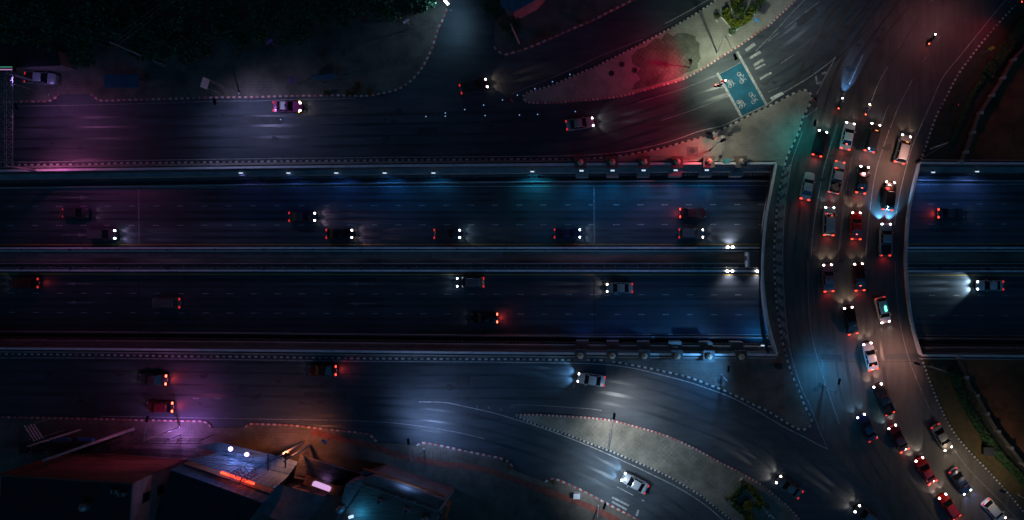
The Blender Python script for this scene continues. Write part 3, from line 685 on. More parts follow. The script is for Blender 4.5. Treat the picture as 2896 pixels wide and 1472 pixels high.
# surface sheet for the bridge road to both sides, following its own wear
mb = MB()
L_ = T(3, 1, (160, 372), (330, -10)) + T(3, 0, (470, 950), (640, 640), (1000, 240), (1350, -100))
R_ = T(3, 1, (1500, 372), (1640, -10)) + T(3, 0, (1775, 985), (1900, 755), (2195, 360), (2680, -100))
La, Ra = catmull(WL(L_), 6), catmull(WL(R_), 6)
mb.strip(La, Ra, 0.0015); struct(mb.build('bridge_road', M['asphalt_bridge']))
mb = MB()
L_ = T(3, 2, (190, 1000), (330, 1290)) + T(3, 3, (440, 200), (700, 650), (1050, 1050), (1350, 1420))
R_ = T(3, 2, (1530, 1000), (1650, 1300)) + T(3, 3, (1715, 150), (1990, 590), (2390, 1020), (2720, 1420))
mb.strip(catmull(WL(L_), 6), catmull(WL(R_), 6), 0.0015); struct(mb.build('bridge_road', M['asphalt_bridge']))

# ------------------------------------------------------------------ decorative pillars on the retaining walls
def wall_y(P, x):
    for a, b_ in zip(P, P[1:]):
        if a.x <= x <= b_.x: return a.y + (b_.y - a.y) * (x - a.x) / (b_.x - a.x)
    return P[-1].y
ORD = ['first', 'second', 'third', 'fourth', 'fifth', 'sixth']
pill = [1642, 1732, 1822, 1915, 2005, 2096]
proto = {}
for sgn, nm, edge in ((1, 'north', Np), (-1, 'south', Sp)):
    for i, px in enumerate(pill):
        x = W(px, 0, 1.4).x; y = wall_y(edge, x) + sgn * 0.16
        lit = sgn == 1 and i < 5
        t = thing('wall_pillar', '%s square pillar with hexagonal cap on the %s underpass wall, counting from the left' % (ORD[i], nm), 'pillar', (x, y, 0), 0 if sgn == 1 else math.pi, 'capped pillars along the underpass walls')
        if 'p' not in proto:
            b = MB(); b.box((0, 0.2, 0.75), (1.78, 1.75, 1.5)); b.box((0, 0.2, 1.56), (1.9, 1.87, 0.12)); proto['p'] = b.mesh('pedestal', M['concrete_dark'])
            b = MB(); b.lathe((0, 0.2, 1.62), [(0.42, 0), (0.56, 0.25), (0.5, 0.55), (0.32, 0.85), (0.08, 1.0)], 6); proto['c'] = b.mesh('cap', M['gold'])
            b = MB(); b.lathe((0, 0.2, 2.62), [(0.1, 0), (0.06, 0.3), (0.0, 0.42)], 6); proto['f'] = b.mesh('finial', M['gold'])
            b = MB(); b.box((0, -0.85, -4.0), (2.1, 1.5, 3.0)); b.box((0, -0.85, -2.46), (2.2, 1.6, 0.1)); proto['b'] = b.mesh('buttress', M['concrete'])
            b = MB(); b.box((0, -0.62, -1.85), (0.5, 0.7, 0.9)); proto['s'] = b.mesh('lamp_bracket', M['steel_dark'])
            b = MB(); b.box((-0.17, -0.78, -1.33), (0.3, 0.24, 0.14)); b.box((0.17, -0.78, -1.33), (0.3, 0.24, 0.14)); proto['lit'] = b.mesh('lamp', M['lamp_blue']); proto['unlit'] = b.mesh('lamp', M['steel'])
        link('pedestal', proto['p'], t); link('buttress', proto['b'], t)
        c = link('cap', proto['c'], t); link('finial', proto['f'], c)
        k = link('lamp_bracket', proto['s'], t); link('lamp', proto['lit' if lit else 'unlit'], k)
        if lit: light('SPOT', (0, -1.75, -1.2), (0.0, 0.27, 0.72), 950, t, (0, -1, -0.5), 125, 0.8)
        else: light('SPOT', (0, -1.75, -1.5), (0.01, 0.12, 0.8), 110, t, (0, -0.9, -0.6), 130, 0.8)

# ------------------------------------------------------------------ underpass wall lamps
wl = {}
b = MB(); b.box((0, 0.1, 0.12), (0.22, 0.4, 0.24)); wl['b'] = b.mesh('bracket', M['steel_dark'])
b = MB(); b.box((0, -0.16, 0.3), (0.6, 0.18, 0.12)); wl['l'] = b.mesh('lamp', M['lamp_blue'])
def wall_lamp(px, py, label, sgn, color, energy, aim=(0, -0.8, -0.5), z=-2.3, cone=140):
    p = W(px, py, z); t = thing('wall_lamp', label, 'lamp', p, 0 if sgn > 0 else math.pi, 'lamps along the underpass walls')
    link('bracket', wl['b'], t); link('lamp', wl['l'], t)
    light('SPOT', (0, -0.5, 0.35), color, energy * 0.75, t, aim, cone, 0.8)
WLN = ['first', 'second', 'third', 'fourth', 'fifth']
cols = [((0.16, 0.12, 0.75), 160), ((0.06, 0.16, 0.8), 260), ((0.04, 0.18, 0.85), 380), ((0.02, 0.25, 0.9), 520), ((0.02, 0.28, 0.7), 420)]
for i, px in enumerate((684, 818, 953, 1089.5, 1227)):
    wall_lamp(px, 488, '%s small white lamp from the left on the bare stretch of north underpass wall' % WLN[i], 1, *cols[i])
wall_lamp(1506, 484, 'small white lamp on the north underpass wall just left of the pillars', 1, (0.02, 0.45, 0.75), 900)
wall_lamp(2637, 486, 'small white lamp on the north underpass wall close to the bridge right side', 1, (0.1, 0.3, 1.0), 700)
wall_lamp(2761, 484, 'small white lamp on the north underpass wall near the right photo edge', 1, (0.15, 0.3, 1.0), 600)
wall_lamp(2156, 980, 'small white lamp on the south underpass wall beside the bridge', -1, (0.02, 0.3, 0.9), 800)
ml = {}
b = MB(); b.tube((0, 0, 0), (0, 0, 1.15), 0.09, 0.09, 8); ml['p'] = b.mesh('post', M['steel_dark'])
b = MB(); b.box((0, 0, 0), (0.34, 0.36, 0.2)); ml['l'] = b.mesh('lamp', M['lamp_white'])
for px, py, sg, lab, en in ((2065, 702.5, 1, 'bright twin floodlight on the upper median barrier near the bridge', 420), (2064, 764, -1, 'bright twin floodlight on the lower median barrier above the kiosk left end', 420), (2148, 764.5, -1, 'bright twin floodlight on the lower median barrier right beside the bridge', 300)):
    p = W(px, py, ZU + 1); p.z = ZU
    t = thing('median_floodlight', lab, 'floodlight', p, 0 if sg < 0 else math.pi, 'floodlights on the median barrier')
    link('post', ml['p'], t)
    for sx in (-1, 1): link('lamp', ml['l'], t, (sx * 0.42, -0.2, 1.1), R(20) * sx)
    light('SPOT', (0, -0.7, 1.2), (0.85, 0.85, 1.0), en, t, (0, -0.85, -0.5), 130, 0.9)
# grey pump kiosk in the median
p = W(2132, 735, ZU); t = thing('pump_kiosk', 'grey box kiosk with white left edge in the median beside the bridge', 'kiosk', (p.x, p.y, ZU + 0.35))
b = MB(); b.box((0, 0, 1.1), (2.7, 2.3, 2.2)); b.build('body', M['concrete'], t)
b = MB(); b.box((0.1, 0, 2.26), (2.5, 2.5, 0.12)); b.build('roof', M['concrete_dark'], t)
b = MB(); b.box((-1.5, 0, 1.25), (0.3, 2.5, 2.5)); b.build('end_wall', M['white_wall'], t)
b = MB(); b.box((-1.66, 0.2, 1.2), (0.05, 0.8, 1.8)); b.build('door', M['steel_dark'], t)

# ------------------------------------------------------------------ vehicles
paint = {}
def paint_mat(name, col, rough=0.3):
    if name not in paint: paint[name] = mat(name + '_car_paint', col, rough, 0.15, coat=0.6, noise=0.06, scale=3)
    return paint[name]
PC = {'white': (0.7, 0.68, 0.66), 'silver': (0.36, 0.37, 0.39), 'grey': (0.13, 0.13, 0.14), 'dark grey': (0.05, 0.05, 0.055), 'black': (0.008, 0.009, 0.012),
      'red': (0.5, 0.012, 0.012), 'dark red': (0.12, 0.015, 0.02), 'navy': (0.015, 0.025, 0.07), 'pink': (0.55, 0.08, 0.28), 'beige': (0.4, 0.35, 0.28), 'rose': (0.42, 0.16, 0.2), 'teal': (0.02, 0.09, 0.1)}
SPEC = {  # length, width, (hood front z, hood rear z, boot z), screen base, roof front, roof rear, rear base, roof z
    'sedan': dict(L=4.55, Wd=1.86, hood=0.78, cowl=0.96, boot=1.0, sb=1.05, rf=0.35, rr=-0.85, rb=-1.55, top=1.44),
    'hatchback': dict(L=4.3, Wd=1.86, hood=0.82, cowl=1.0, boot=1.02, sb=1.15, rf=0.45, rr=-1.55, rb=-1.98, top=1.5),
    'suv': dict(L=4.75, Wd=1.95, hood=0.95, cowl=1.1, boot=1.12, sb=1.25, rf=0.6, rr=-1.85, rb=-2.2, top=1.78),
    'pickup': dict(L=5.35, Wd=1.95, hood=0.98, cowl=1.12, boot=1.08, sb=1.4, rf=0.75, rr=-0.5, rb=-0.72, top=1.75),
}
cache = {}
def car_meshes(kind, color):
    key = (kind, color)
    if key in cache: return cache[key]
    s = SPEC[kind]; L, Wd = s['L'] / 2, s['Wd'] / 2; pm = paint_mat(color.replace(' ', '_'), PC[color]); out = {}
    prof = [(-L, 0.55, 0.78), (-L + 0.08, 0.8, 0.9), (-L + 0.3, s['boot'] - 0.05, 0.97)]
    prof += [(s['rb'], s['boot'], 1.0), (0, (s['boot'] + s['cowl']) / 2, 1.0), (s['sb'], s['cowl'], 0.99), (L - 0.75, (s['cowl'] + s['hood']) / 2 + 0.03, 0.97), (L - 0.3, s['hood'], 0.9), (L - 0.08, s['hood'] - 0.1, 0.76), (L, 0.55, 0.66)]
    b = MB(); rings = []
    for y, h, k in prof:
        wv = Wd * k
        rings.append([(-wv * 0.94, y, 0.22), (-wv, y, 0.42), (-wv, y, h * 0.72), (-wv * 0.93, y, h * 0.95), (-wv * 0.55, y, h), (0, y, h + 0.025),
                      (wv * 0.55, y, h), (wv * 0.93, y, h * 0.95), (wv, y, h * 0.72), (wv, y, 0.42), (wv * 0.94, y, 0.22)])
    if kind == 'pickup':
        rings_c = [r for r, p_ in zip(rings, prof) if p_[0] >= s['rb'] - 0.01]; b.loft(rings_c)
        yb0, yb1 = -L, s['rb']; zc = (yb0 + yb1) / 2; ln = yb1 - yb0 - 0.02
        b.box((0, zc, 0.5), (s['Wd'] * 0.96, ln, 0.5))
        for sx in (-1, 1): b.box((sx * (Wd - 0.07), zc, 0.9), (0.12, ln, 0.5))
        b.box((0, yb0 + 0.06, 0.9), (s['Wd'] - 0.26, 0.1, 0.5)); b.box((0, yb1 - 0.07, 0.92), (s['Wd'] - 0.26, 0.08, 0.5))
        bl = MB(); bl.box((0, zc, 0.77), (s['Wd'] - 0.28, ln - 0.22, 0.03)); out['bed_liner'] = bl.mesh('bed_liner', M['black'])
    else: b.loft(rings)
    # greenhouse: pillars and roof are body; glass panels are parts
    zt, wr, wb = s['top'], Wd * 0.74, Wd * 0.9
    base = {'f': (s['sb'], s['cowl']), 'r': (s['rb'], s['boot'])}
    roofr = []
    for y, z, k in ((s['rr'] - 0.03, zt - 0.05, 0.97), (s['rr'] + 0.12, zt, 1), ((s['rf'] + s['rr']) / 2, zt + 0.03, 1.02), (s['rf'] - 0.12, zt, 1), (s['rf'] + 0.03, zt - 0.05, 0.97)):
        roofr.append([(-wr * k, y, z - 0.07), (-wr * k * 0.93, y, z - 0.01), (-wr * 0.4, y, z + 0.03), (wr * 0.4, y, z + 0.03), (wr * k * 0.93, y, z - 0.01), (wr * k, y, z - 0.07)])
    b.loft(roofr)
    yf, zf = base['f']; yr, zr = base['r']
    for sx in (-1, 1):
        b.tube((sx * wb, yf, zf - 0.04), (sx * wr, s['rf'], zt - 0.05), 0.05, 0.045, 5)
        b.tube((sx * wb, yr, zr - 0.04), (sx * wr, s['rr'], zt - 0.05), 0.07, 0.05, 5)
        ym = (s['rf'] + s['rr']) / 2
        b.tube((sx * wb, ym, (zf + zr) / 2), (sx * wr * 1.01, ym, zt - 0.06), 0.045, 0.04, 5)
    out['body'] = b.mesh('body', pm)
    zs = zt - 0.07
    def pane(name, q):
        m_ = MB(); q = [Vector(v) for v in q]; n = (q[1] - q[0]).cross(q[3] - q[0]).normalized() * 0.03
        m_.loft([[v - n for v in q], [v for v in q]]); return m_.mesh(name, M['glass'])
    out['windscreen'] = pane('windscreen', [(-wb * 0.97, yf, zf - 0.02), (wb * 0.97, yf, zf - 0.02), (wr * 0.97, s['rf'], zs), (-wr * 0.97, s['rf'], zs)])
    out['rear_window'] = pane('rear_window', [(wb * 0.97, yr, zr - 0.02), (-wb * 0.97, yr, zr - 0.02), (-wr * 0.97, s['rr'], zs), (wr * 0.97, s['rr'], zs)])
    out['side_window'] = pane('side_window', [(wb * 0.98, yf, zf - 0.04), (wb * 0.98, yr, zr - 0.04), (wr * 0.99, s['rr'], zs), (wr * 0.99, s['rf'], zs)])
    out['side_window_b'] = pane('side_window', [(-wb * 0.98, yr, zr - 0.04), (-wb * 0.98, yf, zf - 0.04), (-wr * 0.99, s['rf'], zs), (-wr * 0.99, s['rr'], zs)])
    m_ = MB(); m_.box((0, 0, 0), (0.2, 0.12, 0.14)); out['mirror'] = m_.mesh('mirror', pm)
    m_ = MB(); m_.box((0, 0, 0), (0.5, 0.03, 0.12)); out['plate'] = m_.mesh('number_plate', M['white_sign'])
    cache[key] = out; return out
b = MB(); b.tube((-0.11, 0, 0), (0.11, 0, 0), 0.33, 0.33, 16); W_T = b.mesh('tyre', M['rubber'])
b = MB(); b.tube((-0.118, 0, 0), (0.118, 0, 0), 0.2, 0.2, 10); W_R = b.mesh('rim', M['steel'])
def lampmesh(name, size, m):
    k = (name, m, size)
    if k not in cache:
        b = MB(); b.box((0, 0, 0), size, 0, 0, 0.8); cache[k] = b.mesh(name, M[m])
    return cache[k]

def car(kind, color, centre, heading, label, group, z=0.0, head='headlamp', tail='tail', hl=130.0, hcol=(1, 0.86, 0.72), tl=5.0, brake=False, pos_z=0.7, extra=None, beam=0):
    """centre: photo pixel of the middle; heading: (dx, dy) in photo pixels towards the front"""
    p = W(centre[0], centre[1], z + pos_z); rz = math.atan2(-heading[1], heading[0]) - math.pi / 2
    nm = {'suv': 'sport_utility_car', 'sedan': 'sedan_car', 'hatchback': 'hatchback_car', 'pickup': 'pickup_truck'}[kind]
    t = thing(nm, label, 'pickup truck' if kind == 'pickup' else 'car', (p.x, p.y, z + 0.006), rz, group)
    s = SPEC[kind]; ms = car_meshes(kind, color); L, Wd = s['L'] / 2, s['Wd'] / 2
    link('body', ms['body'], t)
    link('windscreen', ms['windscreen'], t); link('rear_window', ms['rear_window'], t); link('side_window', ms['side_window'], t); link('side_window', ms['side_window_b'], t)
    if kind == 'pickup': link('bed_liner', ms['bed_liner'], t)
    for sx in (-1, 1):
        link('mirror', ms['mirror'], t, (sx * (Wd + 0.07), s['sb'] - 0.25, s['cowl'] + 0.02))
        for yy in (L - 0.85, -L + 0.9):
            wv = link('wheel', W_T, t, (sx * (Wd - 0.12), yy, 0.33)); link('rim', W_R, wv)
        h = link('headlight', lampmesh('headlight', (0.3, 0.3, 0.15), head), t, (sx * (Wd - 0.32), L - 0.2, s['hood'] - 0.1), sx * R(-18))
        link('taillight', lampmesh('taillight', (0.4, 0.2, 0.16), tail), t, (sx * (Wd - 0.28), -L + 0.07, 0.82))
        if beam: light('SPOT', (sx * (Wd - 0.3), L + 0.12, 0.72), hcol, beam, t, (0, 1, -0.085), 10, 1.0, 0.05)
        if hl: light('SPOT', (sx * (Wd - 0.3), L + 0.12, 0.66), hcol, hl, t, (sx * 0.1, 1, -0.17), 84, 0.75, 0.06)
    if tl: light('SPOT', (0, -L - 0.12, 0.75), (1, 0.05, 0.04), tl * 4, t, (0, -1, -0.45), 150, 0.9, 0.3)
    if kind != 'pickup': link('number_plate', ms['plate'], t, (0, -L - 0.01, 0.5))
    if brake: link('brake_light', lampmesh('brake_light', (0.3, 0.06, 0.05), 'brake'), t, (0, s['rb'] + 0.12, s['boot'] + 0.11))
    if extra: extra(t, s)
    return t

def fr(c, r, f, b_, r2=None):
    (a,) = T(c, r, f); (e,) = T(c, r if r2 is None else r2, b_)
    return ((a[0] + e[0]) / 2, (a[1] + e[1]) / 2), (a[0] - e[0], a[1] - e[1])
Q = 'vehicles queueing across the bridge'
def dash(t, s): link('dashboard_glow', lampmesh('dashboard_glow', (0.5, 0.12, 0.06), 'dash_glow'), t, (0.25, s['sb'] - 0.1, s['cowl'] + 0.14))
WARM = (1, 0.72, 0.5); COOL = (0.6, 0.8, 1.0)
def q(kind, color, f, r_, label, row=1, row2=None, **k):
    k.setdefault('tl', 16)
    c, h = fr(3, row, f, r_, row2); return car(kind, color, c, h, label, Q, **k)
q('hatchback', 'black', (555, 5), (490, 262), 'black car with white headlights at the head of the leftmost bridge lane', hl=90)
q('sedan', 'white', (830, -70), (775, 190), 'clean white sedan at the head of the second lane from the left', brake=True, hl=60)
q('suv', 'dark grey', (1085, -66), (1015, 222), 'dark grey car with orange dashboard glow at the head of the third lane', hl=60, hcol=COOL, extra=dash)
q('suv', 'silver', (1388, 68), (1322, 318), 'pale silver van-like car at the head of the rightmost queue lane', hl=110, hcol=WARM, extra=dash)
q('pickup', 'silver', (728, 305), (656, 642), 'silver pickup with junk in its open bed, behind the white sedan', hl=0, head='tail', brake=True)  # red headlight glow added to tint the pickup's front edge
q('sedan', 'black', (975, 360), (930, 640), 'black sedan with bright red tail lights behind the dark grey car', hl=60, hcol=COOL, tl=16, brake=True)
q('sedan', 'silver', (425, 430), (370, 700), 'silver sedan with unlit headlights on the left edge of the bridge', hl=0, head='steel')
q('suv', 'black', (1230, 525), (1200, 800), 'black car with bluish lit rear in front of the empty bed pickup', hl=40)
q('suv', 'silver', (620, 770), (610, 1065), 'silver car with dark roof and orange tail lights in second lane', hl=110, hcol=COOL, head='headlamp_blue')
q('sedan', 'red', (890, 835), (885, 1092), 'bright red sedan in the middle of the bridge queue', hl=170, hcol=WARM, brake=True)
q('pickup', 'silver', (1185, 940), (1180, 1265), 'silver pickup with empty black bed by the right parapet of the bridge', hl=2400, hcol=(0.12, 0.5, 1.0), head='headlamp_blue')
q('sedan', 'rose', (600, 65), (612, 295), 'pinkish silver small sedan in the second lane, lower half of the bridge', 2, hl=170, hcol=WARM)
q('sedan', 'dark red', (910, 30), (925, 310), 'dark maroon sedan in the third lane, lower half of the bridge', 2, hl=90, hcol=WARM, brake=True)
q('sedan', 'black', (808, 478), (855, 740), 'black sedan turned slightly left behind the pinkish sedan', 2, hl=200, hcol=WARM)
q('sedan', 'white', (1000, 840), (1060, 1100), 'white sedan with reddish bonnet behind the slightly turned black sedan', 2, hl=200, hcol=WARM, brake=True)
q('pickup', 'black', (1095, 1255), (1225, 240), 'black pickup with covered bed behind the last white sedan', 2, 3, hl=200, hcol=WARM)
q('sedan', 'dark red', (1250, 370), (1370, 600), 'very dark red car between the black pickup and the red car with white lamps', 3, hl=160, hcol=(0.6, 0.95, 1.0), head='headlamp_blue')
q('sedan', 'red', (1520, 690), (1655, 930), 'red car with large white headlights in the tail of the queue', 3, hl=220)
q('hatchback', 'red', (1745, 1050), (1900, 1290), 'red hatchback at the bottom end of the bridge queue', 3, hl=160)

G = 'cars driving in the underpass'
U = dict(z=ZU)
def fill(k):
    k.setdefault('hl', 130); red = k.get('tl', 0) >= 8 or k.get('tail') == 'tail_dim'
    if red: k.setdefault('head', 'steel'); k['hl'] = min(k['hl'], 10)
    elif k['hl']:
        k.setdefault('tail', 'tail_dim'); k.setdefault('tl', 0); k.setdefault('beam', min(6000, k['hl'] * 7)); k['hl'] *= 0.45; k['beam'] = min(k['beam'], 5000)
    return k
def u(kind, color, c, right, label, **k):
    fill(k)
    car(kind, color, c, (1, 0) if right else (-1, 0), label, G, z=ZU, **k)
PINK = (1, 0.55, 0.8)
u('sedan', 'dark grey', (855, 614), True, 'dark grey sedan driving right, middle upper underpass lane, left of photo centre', head='headlamp_warm', hl=160, hcol=PINK)
u('hatchback', 'dark grey', (215, 603), True, 'dim hatchback with red tail lights in the middle upper underpass lane, far left', hl=30, hcol=PINK, tail='tail_dim')
u('suv', 'grey', (290, 664), True, 'grey car driving right beside the upper median barrier, far left', head='headlamp_blue', hl=120, hcol=(0.6, 0.45, 1.0))
u('sedan', 'black', (960, 662), True, 'black sedan driving right beside the upper median, below the dark grey sedan', head='headlamp_warm', hl=160, hcol=PINK)
u('sedan', 'dark grey', (1265, 662), True, 'dark car driving right beside the upper median, middle of three near photo centre', head='headlamp_blue', hl=160, hcol=COOL)
u('sedan', 'navy', (1605, 661), True, 'navy sedan driving right beside the upper median under the pillars', head='headlamp_blue', hl=160, hcol=COOL)
u('hatchback', 'grey', (1955, 661), True, 'grey hatchback driving right beside the upper median, short of the floodlight', head='headlamp_warm', hl=150, hcol=(1, 0.75, 0.7))
u('sedan', 'dark red', (1960, 603), True, 'dark car with red tail lights in the middle upper underpass lane before the bridge', hl=60, tl=20)
u('sedan', 'dark grey', (2690, 604), True, 'dark car with red tail lights in the underpass right of the bridge', hl=60, tl=24)
u('suv', 'dark red', (70, 801), False, 'dark car with dim red tail lights by the lower median at the left photo edge', hl=30, tail='tail_dim')
u('sedan', 'black', (1370, 900), False, 'black sedan with bright red tail lights in the lowest underpass lane', hl=40, tl=26, tail='brake')
u('suv', 'grey', (1330, 799), False, 'grey car with pale headlights by the lower median, near photo centre', head='headlamp_blue', hl=90, hcol=COOL)
u('sedan', 'beige', (1752, 815), False, 'beige sedan with warm headlights by the lower median, below the pillars', head='headlamp_warm', hl=200, hcol=(1, 0.72, 0.62))
u('sedan', 'white', (2800, 808), False, 'white sedan with bright headlights by the lower median, right of the bridge', head='headlamp_blue', hl=2200, hcol=(0.6, 0.82, 1))
u('suv', 'grey', (470, 858), False, 'grey car without bright lights in the middle lower underpass lane, left part', head='steel', hl=0, tl=0, tail='tail_dim')

G2 = 'cars driving on the surface roads'
def s_(kind, color, c, h, label, **k):
    fill(k); return car(kind, color, c, h, label, G2, **k)
s_('sedan', 'dark grey', (432, 1073), (-1, -0.055), 'dark sedan with bright red tail lights on the lower left frontage road', hl=30, tl=26, tail='brake')
s_('sedan', 'dark red', (912, 1048), (-1, -0.01), 'dark red sedan with red tail lights close to the lower left black and white kerb', hl=30, tl=18)
s_('hatchback', 'dark red', (452, 1151), (-1, -0.03), 'dark hatchback with orange red tail lights passing the lower left shops', hl=30, tl=26, tail='brake')
s_('sedan', 'white', (1672, 1074), (-1, -0.15), 'white sedan with headlights on the lower curved slip road beside the triangular island', hl=1500, hcol=(0.2, 0.52, 1.0), beam=7000)
s_('sedan', 'silver', (1795, 1367), (-1, -0.55), 'silver sedan on the outer lower slip road, below the diagonal paved island', head='headlamp_blue', hl=1300, hcol=(0.3, 0.62, 1.0), beam=7000)
s_('sedan', 'grey', (2232, 1378), (-0.83, -0.58), 'grey sedan with white headlights beside the lower garden hedge', hl=300)
s_('hatchback', 'grey', (2452, 1460), (-0.8, -0.6), 'grey hatchback partly cut by the bottom photo edge, left of the queue', hl=200)
s_('sedan', 'navy', (2452, 1210), (-0.45, -0.89), 'navy sedan with blue white headlights left of the black pickup', head='headlamp_blue', hl=300, hcol=(0.25, 0.65, 1.0))
s_('sedan', 'beige', (2664, 1238), (0.5, 0.87), 'beige sedan driving down beside the lower right kerb', head='headlamp_warm', hl=220, hcol=(1, 0.8, 0.7))
s_('sedan', 'navy', (2716, 1362), (0.56, 0.83), 'navy sedan with blue headlights driving down at lower right', head='headlamp_blue', hl=330, hcol=(0.2, 0.35, 1.0))
s_('hatchback', 'white', (2812, 1446), (0.66, 0.75), 'white hatchback in the bottom right corner by the kerb', head='headlamp_warm', hl=240, hcol=(1, 0.88, 0.8))
def roof_green(t, s): link('roof_light', lampmesh('roof_light', (0.3, 0.9, 0.1), 'green_lamp'), t, (-0.2, -0.3, s['top'] + 0.08))
s_('hatchback', 'white', (2497, 878), (0.22, 0.98), 'white hatchback with green roof light driving down beside the right parapet', hl=200, extra=roof_green)
s_('sedan', 'dark grey', (1340, 244), (0.97, -0.24), 'dark sedan with warm headlights turning up towards the top side road', head='headlamp_warm', hl=160, hcol=WARM)
s_('sedan', 'silver', (1640, 350), (1, -0.14), 'silver sedan entering the upper curved slip road', hl=220, hcol=(1, 0.85, 0.85))
def taxi(t, s):
    b = MB(); b.box((0, 0, 0), (1.25, 0.75, 0.06)); link('roof_panel', b.mesh('roof_panel', M['white_sign']), t, (0, -0.3, s['top'] + 0.03))
    b = MB(); b.box((0, 0, 0), (0.5, 0.2, 0.14)); link('roof_sign', b.mesh('roof_sign', M['green_sign']), t, (0, 0.1, s['top'] + 0.12))
    for sx in (-1, 1): link('indicator', lampmesh('indicator', (0.2, 0.15, 0.12), 'indicator'), t, (sx * 0.86, s['L'] / 2 - 0.35, 0.68))
s_('sedan', 'pink', (812, 302), (1, 0.01), 'pink taxi with pale roof panel by the upper left pavement kerb', hl=60, extra=taxi)
t = car('pickup', 'silver', T(0, 0, (412, 792))[0], (1, 0.06), 'parked pickup with dark bonnet and red load in its bed, upper left corner', None, head='steel', tail='tail_dim', hl=0, tl=0)
b = MB()
for i in range(4): b.box((-0.45 + 0.3 * i, -1.6 + 0.2 * (i % 2), 0.98), (0.28, 0.9, 0.35), 0.1 * i)
tag(b.build('crate_load', M['red_kerb'], None), 'red boxes lying in the bed of the parked pickup', 'load'); o = COL.objects['crate_load']
o.location = t.location; o.rotation_euler = t.rotation_euler
(jx, jy) = T(3, 1, (672, 575))[0]; p = W(jx, jy, 1.0)
b = MB()
for i in range(9): b.box((random.uniform(-0.55, 0.55), random.uniform(-0.6, 0.6), 0.12 + 0.05 * (i % 3)), (random.uniform(0.25, 0.5), random.uniform(0.3, 0.7), 0.2), random.random() * 3)
o = tag(b.build('junk_pile', [M['wood']]), 'heap of brown junk in the open bed of the silver pickup', 'load'); o.location = (p.x, p.y, 0.8)

# ------------------------------------------------------------------ motorcycles and riders
def moto_meshes():
    if 'moto' in cache: return cache['moto']
    o = {}
    b = MB(); b.loft([[(-0.1, y, z0), (0.1, y, z0), (w_, y, z1), (-w_, y, z1)] for y, z0, z1, w_ in ((-0.95, 0.62, 0.8, 0.1), (-0.6, 0.45, 0.82, 0.17), (-0.1, 0.3, 0.76, 0.19), (0.25, 0.3, 0.7, 0.16), (0.45, 0.4, 0.95, 0.14), (0.62, 0.6, 1.0, 0.1))])
    o['body'] = b
    b = MB(); b.loft([[(-w_, y, 0.8), (w_, y, 0.8), (w_ * 0.85, y, 0.88), (-w_ * 0.85, y, 0.88)] for y, w_ in ((-0.9, 0.1), (-0.5, 0.16), (0.05, 0.12))]); o['seat'] = b.mesh('seat', M['black'])
    b = MB(); b.pipe([(-0.36, 0.3, 1.02), (-0.12, 0.45, 1.03), (0.12, 0.45, 1.03), (0.36, 0.3, 1.02)], 0.022); o['handlebar'] = b.mesh('handlebar', M['steel'])
    b = MB(); b.tube((-0.06, 0, 0), (0.06, 0, 0), 0.29, 0.29, 14); o['wheel'] = b.mesh('wheel', M['rubber'])
    b = MB(); b.tube((0, 0.62, 0.98), (0, 0.76, 0.35), 0.04); o['fork'] = b.mesh('fork', M['steel'])
    cache['moto'] = o; return o
def rider_mesh(shirt):
    """one continuous seated figure grown with a skin modifier, then applied"""
    k = ('rider', shirt)
    if k in cache: return cache[k]
    V_, E_, R_ = [], [], []
    def v(p, r, par=None):
        V_.append(p); R_.append(r)
        if par is not None: E_.append((par, len(V_) - 1))
        return len(V_) - 1
    pel = v((0, -0.32, 0.95), 0.16); ch = v((0, -0.2, 1.22), 0.17, pel); sh = v((0, -0.1, 1.43), 0.15, ch); nk = v((0, -0.05, 1.54), 0.065, sh); hd = v((0, -0.01, 1.66), 0.1, nk); v((0, 0.0, 1.78), 0.09, hd)
    for sx in (-1, 1):
        s1 = v((sx * 0.19, -0.1, 1.41), 0.075, sh); el = v((sx * 0.32, 0.06, 1.2), 0.05, s1); wr = v((sx * 0.31, 0.26, 1.07), 0.035, el); pm = v((sx * 0.31, 0.32, 1.055), 0.036, wr)
        for i, (o_, l_) in enumerate(((-0.03, 0.06), (-0.01, 0.075), (0.01, 0.07), (0.03, 0.055))):
            a = v((sx * (0.31 + o_), 0.37, 1.05), 0.0095, pm); v((sx * (0.31 + o_), 0.37 + l_ * 0.5, 1.02), 0.008, a)
        v((sx * 0.265, 0.34, 1.03), 0.01, pm)
        hp = v((sx * 0.1, -0.28, 0.9), 0.1, pel); kn = v((sx * 0.24, 0.16, 0.82), 0.075, hp); an = v((sx * 0.2, -0.02, 0.4), 0.045, kn); v((sx * 0.21, 0.14, 0.34), 0.04, an)
    me = bpy.data.meshes.new('person'); me.from_pydata(V_, E_, [])
    ob = bpy.data.objects.new('tmp', me); COL.objects.link(ob)
    md = ob.modifiers.new('s', 'SKIN'); md.use_smooth_shade = True
    for i, r in enumerate(R_): me.skin_vertices[0].data[i].radius = (r, r)
    me.skin_vertices[0].data[0].use_root = True
    ob.modifiers.new('u', 'SUBSURF').levels = 1
    dg = bpy.context.evaluated_depsgraph_get(); m2 = bpy.data.meshes.new_from_object(ob.evaluated_get(dg))
    bpy.data.objects.remove(ob)
    m2.materials.clear()
    for m_ in (shirt, 'skin', 'jeans'): m2.materials.append(M[m_])
    for pl in m2.polygons:
        c = pl.center
        pl.material_index = 2 if c.z < 0.96 and abs(c.y) < 0.6 and not (abs(c.x) > 0.27 and c.y > 0.2) else (1 if (c.z > 1.5 or (c.y > 0.24 and abs(c.x) > 0.2)) else 0)
    cache[k] = m2; return m2
